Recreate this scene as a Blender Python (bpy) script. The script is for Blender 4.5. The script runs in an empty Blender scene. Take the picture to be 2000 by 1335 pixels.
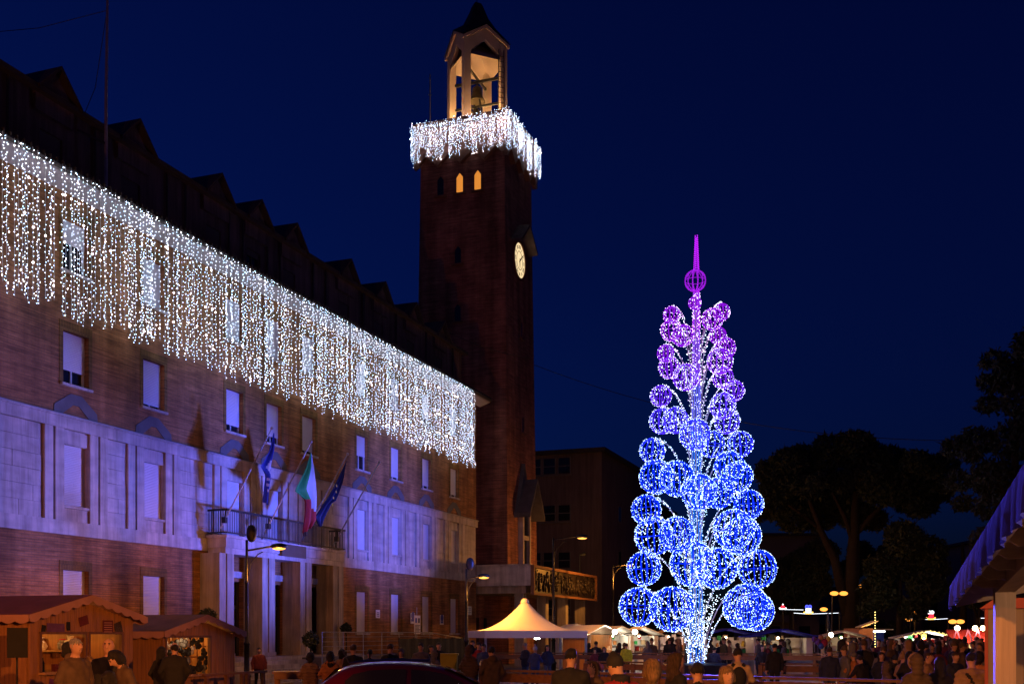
import bpy, math, random, itertools
import numpy as np
from mathutils import Vector, Matrix
random.seed(7); np.random.seed(7)
C = bpy.context.scene.collection
sc = bpy.context.scene
R = math.radians

# ------------------------------------------------------------------ camera
FPX, CXP, HYP, CAMH = 2130.0, 1000.0, 1236.0, 2.0
cam_d = bpy.data.cameras.new('camera'); cam = bpy.data.objects.new('camera', cam_d); C.objects.link(cam)
cam.location = (0, 0, CAMH); cam.rotation_euler = (R(90), 0, 0)
cam_d.sensor_width = 36; cam_d.lens = FPX / 2000 * 36
cam_d.shift_y = (HYP - 667.5) / 2000
cam_d.clip_end = 2000; cam_d.clip_start = .1
sc.camera = cam

# ------------------------------------------------------------------ sky (dusk, sun well below the horizon)
w = bpy.data.worlds.new('World'); sc.world = w; w.use_nodes = True
nt = w.node_tree; nt.nodes.clear()
sky = nt.nodes.new('ShaderNodeTexSky'); sky.sky_type = 'NISHITA'; sky.sun_disc = False
sky.sun_elevation = R(-2); sky.sun_rotation = R(-62)
sky.air_density = 1.0; sky.dust_density = .2; sky.ozone_density = 5.0
bg = nt.nodes.new('ShaderNodeBackground'); bg.inputs[1].default_value = .10
wo = nt.nodes.new('ShaderNodeOutputWorld')
wb = nt.nodes.new('ShaderNodeVectorMath'); wb.operation = 'MULTIPLY'; wb.inputs[1].default_value = (.30, 1.2, 2.7)   # the photograph's cool white balance
nt.links.new(sky.outputs[0], wb.inputs[0]); nt.links.new(wb.outputs[0], bg.inputs[0]); nt.links.new(bg.outputs[0], wo.inputs[0])

# ------------------------------------------------------------------ exposure / sampling
sc.view_settings.view_transform = 'Standard'; sc.view_settings.look = 'None'
sc.view_settings.exposure = 0; sc.view_settings.gamma = 1
cy = sc.cycles
cy.max_bounces = 5; cy.diffuse_bounces = 2; cy.glossy_bounces = 3; cy.transmission_bounces = 4
cy.sample_clamp_indirect = 2.0; cy.sample_clamp_direct = 0
cy.caustics_reflective = False; cy.caustics_refractive = False
cy.use_light_tree = True
cy.use_denoising = True

# ------------------------------------------------------------------ frames of reference
TH = math.atan2(790, FPX)                       # the street front runs 20 degrees off the view axis
D = (math.sin(TH), math.cos(TH)); NV = (math.cos(TH), -math.sin(TH))
P0 = (-70 / FPX * 67, 67.0)                     # right-hand corner of the town hall
FROT = math.atan2(D[1], D[0])
def W(px, py, Y):
    return ((px - CXP) / FPX * Y, Y, CAMH + (HYP - py) / FPX * Y)
def fac(px, py, n):
    """where the view ray meets the plane parallel to the front, n metres before it: (s, z)"""
    bx_, by_ = P0[0] + n * NV[0], P0[1] + n * NV[1]
    r = (px - CXP) / FPX
    s = (r * by_ - bx_) / (D[0] - r * D[1])
    Y = by_ + s * D[1]
    return s, CAMH + (HYP - py) / FPX * Y
def fs(px, n=0.0): return fac(px, HYP, n)[0]
def fw(s, n, z=0.0):
    return (P0[0] + s * D[0] + n * NV[0], P0[1] + s * D[1] + n * NV[1], z)

# ------------------------------------------------------------------ materials
MATS = {}
def _new(name):
    m = bpy.data.materials.new(name); m.use_nodes = True
    m.node_tree.nodes.clear(); MATS[name] = m
    return m, m.node_tree.nodes, m.node_tree.links
def mat(name, col, rough=.7, var=.2, scale=3., bump=.15, metal=0., spec=.4, stretch=(1, 1, 1), detail=6., fine=None, coat=0., streak=0.):
    m, N, L = _new(name)
    out = N.new('ShaderNodeOutputMaterial'); b = N.new('ShaderNodeBsdfPrincipled')
    tc = N.new('ShaderNodeTexCoord'); mp = N.new('ShaderNodeMapping'); mp.inputs['Scale'].default_value = stretch
    L.new(tc.outputs['Object'], mp.inputs[0])
    n = N.new('ShaderNodeTexNoise'); n.inputs['Scale'].default_value = scale; n.inputs['Detail'].default_value = detail
    L.new(mp.outputs[0], n.inputs['Vector'])
    r = N.new('ShaderNodeMapRange'); r.inputs[1].default_value = .25; r.inputs[2].default_value = .75
    r.inputs[3].default_value = 1 - var; r.inputs[4].default_value = 1 + var
    L.new(n.outputs[0], r.inputs[0])
    mx = N.new('ShaderNodeVectorMath'); mx.operation = 'SCALE'; mx.inputs[0].default_value = col[:3]
    fac_ = r.outputs[0]
    if streak:                                  # rain streaks and damp patches
        m3 = N.new('ShaderNodeMapping'); m3.inputs['Scale'].default_value = (2.2, 2.2, .16); L.new(tc.outputs['Object'], m3.inputs[0])
        n3 = N.new('ShaderNodeTexNoise'); n3.inputs['Scale'].default_value = 1.3; n3.inputs['Detail'].default_value = 7; n3.inputs['Roughness'].default_value = .7; L.new(m3.outputs[0], n3.inputs['Vector'])
        r3 = N.new('ShaderNodeMapRange'); r3.inputs[1].default_value = .36; r3.inputs[2].default_value = .6; r3.inputs[3].default_value = 1 - streak; r3.inputs[4].default_value = 1.08; L.new(n3.outputs[0], r3.inputs[0])
        m4 = N.new('ShaderNodeMath'); m4.operation = 'MULTIPLY'; L.new(fac_, m4.inputs[0]); L.new(r3.outputs[0], m4.inputs[1]); fac_ = m4.outputs[0]
    L.new(fac_, mx.inputs['Scale']); L.new(mx.outputs[0], b.inputs['Base Color'])
    b.inputs['Roughness'].default_value = rough; b.inputs['Metallic'].default_value = metal
    b.inputs['Specular IOR Level'].default_value = spec
    if coat: b.inputs['Coat Weight'].default_value = coat; b.inputs['Coat Roughness'].default_value = .05
    if bump:
        n2 = N.new('ShaderNodeTexNoise'); n2.inputs['Scale'].default_value = fine or scale * 8; n2.inputs['Detail'].default_value = 4
        L.new(mp.outputs[0], n2.inputs['Vector'])
        bp = N.new('ShaderNodeBump'); bp.inputs['Strength'].default_value = bump; bp.inputs['Distance'].default_value = .02
        L.new(n2.outputs[0], bp.inputs['Height']); L.new(bp.outputs[0], b.inputs['Normal'])
    L.new(b.outputs[0], out.inputs[0])
    return m
def brickmat(name, c1, c2, mortar, rough=.85, wdt=.27, hgt=.075, msize=.012):
    m, N, L = _new(name)
    out = N.new('ShaderNodeOutputMaterial'); b = N.new('ShaderNodeBsdfPrincipled'); b.inputs['Roughness'].default_value = rough
    b.inputs['Specular IOR Level'].default_value = .25
    tc = N.new('ShaderNodeTexCoord'); sp = N.new('ShaderNodeSeparateXYZ'); L.new(tc.outputs['Object'], sp.inputs[0])
    ad = N.new('ShaderNodeMath'); L.new(sp.outputs[0], ad.inputs[0]); L.new(sp.outputs[1], ad.inputs[1])
    cb = N.new('ShaderNodeCombineXYZ'); L.new(ad.outputs[0], cb.inputs[0]); L.new(sp.outputs[2], cb.inputs[1])
    br = N.new('ShaderNodeTexBrick'); L.new(cb.outputs[0], br.inputs['Vector'])
    br.inputs['Color1'].default_value = (*c1, 1); br.inputs['Color2'].default_value = (*c2, 1); br.inputs['Mortar'].default_value = (*mortar, 1)
    br.inputs['Scale'].default_value = 1; br.inputs['Brick Width'].default_value = wdt; br.inputs['Row Height'].default_value = hgt
    br.inputs['Mortar Size'].default_value = msize; br.inputs['Mortar Smooth'].default_value = .3; br.inputs['Bias'].default_value = 0
    n = N.new('ShaderNodeTexNoise'); n.inputs['Scale'].default_value = .9; n.inputs['Detail'].default_value = 8; n.inputs['Roughness'].default_value = .65
    L.new(tc.outputs['Object'], n.inputs['Vector'])
    mp = N.new('ShaderNodeMapping'); mp.inputs['Scale'].default_value = (1.6, 1.6, .12); L.new(tc.outputs['Object'], mp.inputs[0])
    st = N.new('ShaderNodeTexNoise'); st.inputs['Scale'].default_value = 1.0; st.inputs['Detail'].default_value = 5; L.new(mp.outputs[0], st.inputs['Vector'])
    mp2 = N.new('ShaderNodeMapping'); mp2.inputs['Scale'].default_value = (.7, .7, 14); L.new(tc.outputs['Object'], mp2.inputs[0])
    st2 = N.new('ShaderNodeTexNoise'); st2.inputs['Scale'].default_value = 1.0; st2.inputs['Detail'].default_value = 3; L.new(mp2.outputs[0], st2.inputs['Vector'])
    def rng(src, a, b_, lo=.3, hi=.7):
        r = N.new('ShaderNodeMapRange'); r.inputs[1].default_value = lo; r.inputs[2].default_value = hi
        r.inputs[3].default_value = a; r.inputs[4].default_value = b_; L.new(src, r.inputs[0]); return r.outputs[0]
    m1 = N.new('ShaderNodeMath'); m1.operation = 'MULTIPLY'; L.new(rng(n.outputs[0], .6, 1.35), m1.inputs[0]); L.new(rng(st.outputs[0], .55, 1.2), m1.inputs[1])
    m2 = N.new('ShaderNodeMath'); m2.operation = 'MULTIPLY'; L.new(m1.outputs[0], m2.inputs[0]); L.new(rng(st2.outputs[0], .6, 1.3), m2.inputs[1])
    v = N.new('ShaderNodeVectorMath'); v.operation = 'SCALE'; L.new(br.outputs[0], v.inputs[0]); L.new(m2.outputs[0], v.inputs['Scale'])
    L.new(v.outputs[0], b.inputs['Base Color'])
    bp = N.new('ShaderNodeBump'); bp.inputs['Strength'].default_value = .5; bp.inputs['Distance'].default_value = .01; bp.invert = True
    L.new(br.outputs['Fac'], bp.inputs['Height']); L.new(bp.outputs[0], b.inputs['Normal'])
    L.new(b.outputs[0], out.inputs[0])
    return m
def emit(name, col, strength, sample=True, objcol=False):
    m, N, L = _new(name)
    out = N.new('ShaderNodeOutputMaterial'); e = N.new('ShaderNodeEmission')
    e.inputs[0].default_value = (*col, 1); e.inputs[1].default_value = strength
    if objcol:
        oi = N.new('ShaderNodeObjectInfo'); L.new(oi.outputs['Color'], e.inputs[0])
    L.new(e.outputs[0], out.inputs[0])
    if not sample: m.cycles.emission_sampling = 'NONE'
    return m
def woodmat(name, col, rough=.6, axis=2, var=.3):
    st = [9, 9, 9]; st[axis] = .7
    return mat(name, col, rough, var, 1.6, .2, stretch=tuple(st), fine=6)

brickmat('brick', (.42, .19, .07), (.33, .145, .055), (.24, .135, .07))
brickmat('tower_brick', (.45, .19, .13), (.36, .15, .10), (.22, .12, .09))
mat('travertine', (.48, .43, .41), .6, .28, 1.1, .15, stretch=(1, 1, 2.2), streak=.38)
mat('travertine_old', (.40, .35, .29), .7, .35, .8, .15, streak=.45)
mat('plaster', (.42, .36, .34), .85, .2, .6, .1)
mat('soffit_plaster', (.40, .38, .40), .85, .12, .6, .05)
mat('grey_stone', (.11, .11, .115), .8, .25, 2, .2)
mat('attic_wall', (.13, .095, .095), .9, .35, .7, .1, streak=.5)
mat('roof_dark', (.035, .03, .035), .8, .3, 2, .2)
mat('shutter', (.64, .63, .70), .5, .12, .6, .0); mat('attic_shutter_shade', (.07, .06, .075), .6, .2, 1, 0)  # attic shutters: same shutters, the shade above the cornice put into their colour
mat('dark_frame', (.05, .045, .04), .5, .2, 4, 0)
mat('white_frame', (.6, .6, .62), .5, .1, 4, 0)
mat('glass', (.012, .016, .025), .06, .1, 1, 0, spec=.6)
mat('iron', (.025, .03, .035), .45, .3, 6, .1, metal=.3)
mat('black_paint', (.012, .012, .014), .4, .2, 5, .05)
mat('galvanised', (.35, .35, .37), .4, .2, 6, 0, metal=.7)
mat('asphalt', (.05, .048, .05), .7, .35, .8, .3, fine=40)
mat('paving', (.12, .10, .10), .65, .3, 1.5, .2, fine=30)
mat('ice', (.72, .76, .86), .12, .12, 1.2, .05, spec=.6)
woodmat('pine_board', (.30, .14, .055)); woodmat('pine_board_dark', (.15, .07, .035)); woodmat('pine_board_long', (.34, .19, .09), axis=0)
woodmat('rink_wood', (.17, .075, .035), axis=0); woodmat('pale_pine', (.50, .36, .24), .65, 2, .2); woodmat('pale_pine_y', (.50, .36, .24), .65, 1, .2); woodmat('pale_pine_x', (.50, .36, .24), .65, 0, .2)
mat('red_felt', (.16, .035, .025), .9, .25, 2, .2)
mat('brown_felt', (.17, .085, .05), .9, .25, 2, .2)
mat('valance_cloth', (.42, .22, .18), .8, .15, 3, .1)
mat('tent_cloth', (.78, .74, .70), .55, .06, 1.5, .05)
mat('tarp_lit_blue', (.035, .04, .36), .95, .15, 2, .1, spec=.02)  # blue light on the shed valance and stall roofs painted into the cloth
mat('white_panel', (.6, .58, .56), .6, .08, 1, .02)
mat('grey_panel', (.22, .2, .19), .6, .1, 1, .02)
mat('red_panel', (.28, .02, .02), .5, .15, 2, .05)
mat('leaf_dark', (.022, .035, .018), .7, .4, 2, 0)
mat('needle', (.018, .028, .018), .8, .4, 1, 0)
mat('bark', (.022, .016, .012), .9, .35, 3, .5)
mat('far_wall', (.12, .09, .09), .85, .25, .3, .05, streak=.3)
mat('far_wall_b', (.12, .10, .10), .85, .2, .3, .05)
mat('bronze', (.05, .045, .03), .45, .3, 4, .1, metal=.6)
mat('relief_bronze', (.03, .022, .016), .5, .5, 3, .6, metal=.3, fine=9)
mat('yellow_plastic', (.45, .42, .03), .45, .1, 3, .02)
mat('car_paint', (.06, .003, .005), .28, .05, 1, 0, spec=.5, coat=1.)
mat('car_glass', (.02, .02, .024), .05, .05, 1, 0, spec=.7)
mat('rubber', (.012, .012, .012), .8, .2, 6, .1)
mat('chrome', (.5, .5, .52), .2, .05, 3, 0, metal=1)
mat('white_paint', (.7, .68, .66), .6, .1, 3, 0)
mat('paper_white', (.75, .72, .68), .7, .06, 5, 0)
mat('sign_blue', (.03, .06, .35), .5, .08, 3, 0)
mat('sign_red', (.45, .02, .02), .5, .08, 3, 0)
mat('poster_purple', (.12, .03, .16), .6, .5, 9, 0)
mat('flag_blue', (.012, .028, .2), .75, .12, 3, .1); mat('flag_white', (.42, .42, .44), .75, .1, 3, .1)
mat('flag_green', (.015, .22, .05), .75, .12, 3, .1); mat('flag_red', (.32, .015, .015), .75, .12, 3, .1)
mat('flag_navy', (.008, .012, .06), .75, .12, 3, .1); mat('flag_gold', (.5, .36, .04), .7, .1, 3, 0)
mat('terracotta', (.20, .09, .05), .8, .2, 3, .1)
# skin, hair and clothes
mat('skin', (.46, .26, .18), .55, .1, 6, .05); mat('skin_dark', (.33, .18, .12), .55, .1, 6, .05)
for nm, c in dict(hair_black=(.012, .010, .009), hair_brown=(.05, .028, .016), hair_blond=(.20, .12, .05), hair_grey=(.25, .24, .23),
                  cloth_black=(.014, .014, .016), cloth_navy=(.018, .024, .06), cloth_brown=(.085, .055, .035), cloth_olive=(.06, .058, .03),
                  cloth_orange=(.42, .17, .055), cloth_tan=(.26, .16, .09), cloth_red=(.30, .018, .022), cloth_beige=(.42, .30, .18),
                  cloth_blue=(.04, .07, .22), cloth_grey=(.12, .12, .13), cloth_white=(.5, .5, .52), cloth_purple=(.13, .05, .18),
                  cloth_yellow=(.45, .5, .02), denim=(.05, .075, .14), shoe=(.02, .016, .014), cloth_maroon=(.12, .02, .025)).items():
    mat(nm, c, .85 if 'hair' not in nm else .6, .25 if 'hair' not in nm else .75, 9 if 'hair' not in nm else 22, .25 if 'hair' not in nm else .7, stretch=(1, 1, 1) if 'hair' not in nm else (3, 3, .5))
# light sources
emit('led_white', (.72, .78, 1.0), 19.0); emit('led_cyan', (.50, .72, 1.0), 18.0); emit('led_warm', (1.0, .88, .94), 20.0)
emit('rope', (.04, .10, 1.), 1.1, objcol=True); emit('rope_bulb', (.1, .2, 1.), 4.0, objcol=True); emit('led_tree', (.6, .75, 1.), 6.0, objcol=True)
emit('led_pale', (.72, .84, 1.), 5.0)
emit('sodium', (1.0, .40, .07), 2.6, sample=False); emit('sodium_far', (1.0, .34, .05), 2.2)
emit('clock_dial', (1.0, .74, .40), 1.05); emit('warm_window', (1.0, .34, .05), .75); emit('warm_interior', (1.0, .42, .09), .5)
emit('bulb_white', (1., .93, .82), 40, sample=False); emit('bulb_warm', (1., .72, .4), 25, sample=False)
emit('lit_window', (1., .62, .22), 1.4); emit('tube_white', (.85, .95, 1.), 6)
emit('string_warm', (1., .72, .2), 4); emit('neon_red', (1., .03, .05), 2.2); emit('neon_blue', (.08, .1, 1.), 2.2); emit('neon_gold', (1., .6, .1), 2.5); emit('neon_white', (.85, .92, 1.), 3)
emit('balloon_glow', (1., .1, .1), .15)

# ------------------------------------------------------------------ mesh building
class MB:
    def __init__(s): s.v = []; s.f = []; s.m = []
    def add(s, vs, fs_, mi=0):
        o = len(s.v); s.v += [tuple(p) for p in vs]
        for f in fs_: s.f.append(tuple(i + o for i in f)); s.m.append(mi)
    def poly(s, pts, mi=0): s.add(pts, [tuple(range(len(pts)))], mi)
    def bx(s, x0, x1, y0, y1, z0, z1, mi=0):
        s.add([(x0, y0, z0), (x1, y0, z0), (x1, y1, z0), (x0, y1, z0), (x0, y0, z1), (x1, y0, z1), (x1, y1, z1), (x0, y1, z1)],
              [(3, 2, 1, 0), (4, 5, 6, 7), (0, 1, 5, 4), (1, 2, 6, 5), (2, 3, 7, 6), (3, 0, 4, 7)], mi)
    def fb(s, s0, s1, n0, n1, z0, z1, mi=0): s.bx(s0, s1, -n1, -n0, z0, z1, mi)
    def rbox(s, c, size, ang=0, mi=0, tilt=None):
        M_ = Matrix.Translation(c) @ Matrix.Rotation(ang, 4, 'Z')
        if tilt: M_ = M_ @ Matrix.Rotation(tilt[1], 4, tilt[0])
        a, b, c_ = size[0] / 2, size[1] / 2, size[2] / 2
        o = len(s.v); t = MB(); t.bx(-a, a, -b, b, -c_, c_)
        s.add([M_ @ Vector(p) for p in t.v], t.f, mi)
    def beam(s, a, b, wd, ht, mi=0, up=(0, 0, 1)):
        a, b = Vector(a), Vector(b); d = (b - a).normalized(); u = Vector(up)
        x = d.cross(u)
        if x.length < 1e-4: x = d.cross(Vector((1, 0, 0)))
        x.normalize(); y = x.cross(d).normalized()
        vs = []
        for p in (a, b):
            for i, j in ((-1, -1), (1, -1), (1, 1), (-1, 1)): vs.append(p + x * i * wd / 2 + y * j * ht / 2)
        s.add(vs, [(3, 2, 1, 0), (4, 5, 6, 7), (0, 1, 5, 4), (1, 2, 6, 5), (2, 3, 7, 6), (3, 0, 4, 7)], mi)
    def tube(s, pts, rad, seg=8, mi=0, cap=True):
        pts = [Vector(p) for p in pts]; n = len(pts)
        if not hasattr(rad, '__len__'): rad = [rad] * n
        vs = []; prev = None
        for i, p in enumerate(pts):
            d = (pts[min(i + 1, n - 1)] - pts[max(i - 1, 0)])
            d = d.normalized() if d.length > 1e-9 else Vector((0, 0, 1))
            if prev is None:
                x = d.cross(Vector((0, 0, 1)))
                if x.length < .05: x = d.cross(Vector((1, 0, 0)))
            else:
                x = prev - d * prev.dot(d)
            x.normalize(); prev = x; y = d.cross(x)
            for k in range(seg):
                a = 2 * math.pi * k / seg
                vs.append(p + (x * math.cos(a) + y * math.sin(a)) * rad[i])
        fs_ = []
        for i in range(n - 1):
            for k in range(seg):
                k2 = (k + 1) % seg
                fs_.append((i * seg + k, i * seg + k2, (i + 1) * seg + k2, (i + 1) * seg + k))
        if cap:
            fs_.append(tuple(range(seg))[::-1]); fs_.append(tuple((n - 1) * seg + k for k in range(seg)))
        s.add(vs, fs_, mi)
    def lathe(s, prof, c=(0, 0, 0), seg=16, mi=0, phase=0.):
        vs = []; n = len(prof)
        for r, z in prof:
            for k in range(seg):
                a = 2 * math.pi * k / seg + phase
                vs.append((c[0] + r * math.cos(a), c[1] + r * math.sin(a), c[2] + z))
        fs_ = []
        for i in range(n - 1):
            for k in range(seg):
                k2 = (k + 1) % seg
                fs_.append((i * seg + k, i * seg + k2, (i + 1) * seg + k2, (i + 1) * seg + k))
        if prof[0][0] > 1e-6: fs_.append(tuple(range(seg))[::-1])
        if prof[-1][0] > 1e-6: fs_.append(tuple((n - 1) * seg + k for k in range(seg)))
        s.add(vs, fs_, mi)
    def extrude(s, pts, vec, mi=0):
        n = len(pts); v = Vector(vec); a = [Vector(p) for p in pts]; b = [p + v for p in a]
        s.add(a + b, [tuple(range(n))[::-1], tuple(range(n, 2 * n))] + [(i, (i + 1) % n, n + (i + 1) % n, n + i) for i in range(n)], mi)
    def sphere(s, c, r, seg=10, rings=6, mi=0, sq=(1, 1, 1)):
        prof = [(math.sin(math.pi * i / rings), -math.cos(math.pi * i / rings)) for i in range(rings + 1)]
        t = MB(); t.lathe([(max(p[0], 0 if 0 < i < rings else 0) * r, p[1] * r) for i, p in enumerate(prof)], (0, 0, 0), seg)
        s.add([(c[0] + p[0] * sq[0], c[1] + p[1] * sq[1], c[2] + p[2] * sq[2]) for p in t.v], t.f, mi)
    def leds(s, pts, rad, mi):
        for i, p in enumerate(pts):
            r = rad[i] if hasattr(rad, '__len__') else rad
            x, y, z = p
            s.add([(x + r, y, z), (x - r, y, z), (x, y + r, z), (x, y - r, z), (x, y, z + r), (x, y, z - r)],
                  [(0, 2, 4), (2, 1, 4), (1, 3, 4), (3, 0, 4), (2, 0, 5), (1, 2, 5), (3, 1, 5), (0, 3, 5)],
                  mi[i] if hasattr(mi, '__len__') else mi)
    def mesh(s, name, mats, smooth=False):
        me = bpy.data.meshes.new(name); me.from_pydata(s.v, [], s.f)
        for m in ([mats] if isinstance(mats, str) else mats): me.materials.append(MATS[m])
        me.polygons.foreach_set('material_index', s.m)
        if smooth: me.polygons.foreach_set('use_smooth', [True] * len(s.f))
        me.update(); return me
    def build(s, name, mats, parent=None, smooth=False, loc=None, rotz=None):
        return obj(name, s.mesh(name, mats, smooth), parent, loc, rotz)
def obj(name, data, parent=None, loc=None, rotz=None):
    o = bpy.data.objects.new(name, data); C.objects.link(o)
    if parent is not None: o.parent = parent
    if loc is not None: o.location = loc
    if rotz is not None: o.rotation_euler = (0, 0, rotz)
    return o
def tag(o, label=None, cat=None, group=None, kind=None):
    if label: o['label'] = label
    if cat: o['category'] = cat
    if group: o['group'] = group
    if kind: o['kind'] = kind
    return o
def thing(name, label, cat, loc=(0, 0, 0), rotz=0., group=None):
    o = bpy.data.objects.new(name, None); C.objects.link(o); o.location = loc; o.rotation_euler = (0, 0, rotz)
    o.empty_display_size = .2
    return tag(o, label, cat, group)
def fthing(name, label, cat, s=0., n=0., z=0., group=None):
    return thing(name, label, cat, fw(s, n, z), FROT, group)
def part(name, mats, parent, fn, smooth=False):
    b = MB(); fn(b); return b.build(name, mats, parent, smooth)
def copy_tree(o, parent=None):
    c = o.copy(); C.objects.link(c); c.parent = parent
    for ch in list(o.children): copy_tree(ch, c)
    return c
def lamp(name, loc, col, energy, radius=.1, parent=None, typ='POINT', rot=None, size=None, blend=.5):
    d = bpy.data.lights.new(name, typ); d.color = col; d.energy = energy; d.shadow_soft_size = radius
    if typ == 'SPOT': d.spot_size = size or R(90); d.spot_blend = blend
    o = bpy.data.objects.new(name, d); C.objects.link(o); o.location = loc
    if rot is not None: o.rotation_euler = rot
    if parent is not None: o.parent = parent
    return o
def aim(frm, to):
    return (Vector(to) - Vector(frm)).to_track_quat('-Z', 'Y').to_euler()
def text_mesh(txt, size, extrude=.004, align='CENTER'):
    cu = bpy.data.curves.new('txt', 'FONT'); cu.body = txt; cu.size = size; cu.extrude = extrude; cu.align_x = align; cu.align_y = 'CENTER'
    cu.resolution_u = 2
    o = bpy.data.objects.new('txt', cu); C.objects.link(o)
    dg = bpy.context.evaluated_depsgraph_get()
    me = bpy.data.meshes.new_from_object(o.evaluated_get(dg)); bpy.data.objects.remove(o); bpy.data.curves.remove(cu)
    me.materials.clear(); return me

# faint dusk light from below the western horizon
sun_d = bpy.data.lights.new('sun', 'SUN'); sun_d.energy = .004; sun_d.angle = R(30); sun_d.color = (.55, .65, 1.)
sun = bpy.data.objects.new('sun', sun_d); C.objects.link(sun); sun.rotation_euler = (R(70), 0, R(-62))

# ================================================================== ground
g = MB(); g.poly([(-300, -60, 0), (300, -60, 0), (300, 500, 0), (-300, 500, 0)])
tag(g.build('ground', 'asphalt'), kind='structure')
g = MB(); g.fb(-60, 16, .0, 9.0, .001, .008)
tag(g.build('pavement', 'paving', None, loc=(P0[0], P0[1], 0), rotz=FROT), kind='structure')

# ================================================================== town hall
HL = -50.0                                   # the front goes on beyond the left edge of the picture
Z1, Z2, ZS = 5.15, 8.85, 16.0                # stone band bottom / top, soffit
WIN = [fs(p) for p in (148, 300, 458, 535, 603, 707, 773, 833, 887)]
WIN = [WIN[0] - 4.6, WIN[0] - 9.2] + WIN     # two more to the left, out of the picture or at its edge
hall = fthing('town_hall', 'long brick town hall with a pale stone band, shutters and gabled attic', 'building')

def wallgrid(b, s0, s1, z0, z1, n, holes, depth, mi=0):
    ss = sorted(set([s0, s1] + [v for h in holes for v in h[:2]])); zz = sorted(set([z0, z1] + [v for h in holes for v in h[2:4]]))
    for i in range(len(ss) - 1):
        for j in range(len(zz) - 1):
            cs, cz = (ss[i] + ss[i + 1]) / 2, (zz[j] + zz[j + 1]) / 2
            if any(h[0] < cs < h[1] and h[2] < cz < h[3] for h in holes): continue
            b.poly([(ss[i], -n, zz[j]), (ss[i + 1], -n, zz[j]), (ss[i + 1], -n, zz[j + 1]), (ss[i], -n, zz[j + 1])], mi)
    for h in holes:
        a, c, e, f = h[:4]; y0, y1 = -n, -n + depth
        b.poly([(a, y0, e), (a, y1, e), (a, y1, f), (a, y0, f)], mi); b.poly([(c, y0, e), (c, y0, f), (c, y1, f), (c, y1, e)], mi)
        b.poly([(a, y0, e), (c, y0, e), (c, y1, e), (a, y1, e)], mi); b.poly([(a, y0, f), (a, y1, f), (c, y1, f), (c, y0, f)], mi)

def shutter_mesh(w_, h_, slat=.055, mm='shutter'):
    b = MB(); k = max(2, int(h_ / slat)); dz = h_ / k
    for i in range(k):
        z = i * dz
        b.add([(-w_ / 2, 0, z), (w_ / 2, 0, z), (w_ / 2, -.014, z + dz * .35), (-w_ / 2, -.014, z + dz * .35), (w_ / 2, -.012, z + dz * .8), (-w_ / 2, -.012, z + dz * .8), (w_ / 2, 0, z + dz), (-w_ / 2, 0, z + dz)],
              [(0, 1, 2, 3), (3, 2, 4, 5), (5, 4, 6, 7)])
    return b.mesh('shutter', mm)
SH = {}
def window(parent, c, z0, z1, wd, n=0., depth=.26, drop=1.0, surround='brick', sill=True, name='window', sillm='travertine'):
    """frame mesh with shutter, pane, sill as pieces of the window"""
    b = MB(); y = -n + depth; f = .07
    b.bx(c - wd / 2, c - wd / 2 + f, y - .08, y, z0, z1); b.bx(c + wd / 2 - f, c + wd / 2, y - .08, y, z0, z1)
    b.bx(c - wd / 2 + f, c + wd / 2 - f, y - .08, y, z0, z0 + f); b.bx(c - wd / 2 + f, c + wd / 2 - f, y - .08, y, z1 - f, z1)
    b.bx(c - .03, c + .03, y - .075, y, z0 + f, z1 - f)
    o = b.build(name, 'white_frame' if name != 'attic_window' else 'dark_frame', parent)
    part('pane', 'glass', o, lambda m: m.bx(c - wd / 2, c + wd / 2, y - .03, y - .02, z0, z1))
    part('backing', 'black_paint', o, lambda m: m.bx(c - wd / 2 - .05, c + wd / 2 + .05, y + .01, y + .05, z0 - .05, z1 + .05))
    if drop > 0:
        h = (z1 - z0) * drop; mm = 'attic_shutter_shade' if name == 'attic_window' else 'shutter'; key = (round(wd, 2), round(h, 2), mm)
        if key not in SH: SH[key] = shutter_mesh(wd - .03, h, mm=mm)
        so = obj('shutter', SH[key], o); so.location = (c, y - .10, z1 - h)
    if sill:
        part('sill', sillm, o, lambda m: m.fb(c - wd / 2 - .12, c + wd / 2 + .12, n - .1, n + .10, z0 - .09, z0 - .005))
    if surround == 'brick':
        def sr(m):
            for k in (-1, 1):
                a = c + k * (wd / 2 + .16); m.fb(min(a, c + k * wd / 2), max(a, c + k * wd / 2), n - .01, n + .02, z0, z1 + .003)
            m.fb(c - wd / 2 - .16, c + wd / 2 + .16, n - .01, n + .023, z1 + .004, z1 + .30)
        part('surround', 'brick_frame', o, sr)
    return o
brickmat('brick_frame', (.27, .155, .04), (.22, .12, .032), (.12, .08, .035), wdt=.07, hgt=.3, msize=.01)

# floors: sill / head heights read off at the nearest bays
g0, g1 = 2.02, 4.02; a0, a1 = 6.08, 8.02; b0, b1 = 9.95, 11.62; c0, c1 = 13.55, 15.2
WW = 1.14
ground_w = [WIN[0], WIN[1], WIN[2], WIN[3]] + WIN[7:]
POR0, POR1, PORN = fs(402) , fs(670, .9), .9
upper_drops = {0: 1, 1: 1, 2: .72, 3: .92, 4: .82, 5: .80, 6: .9, 7: .58, 8: .9, 9: .88, 10: .9}
top_drops = {2: .45, 9: .8}

b = MB()
DOORS = []
holes = [(c - WW / 2, c + WW / 2, g0, g1) for c in ground_w]
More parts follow.
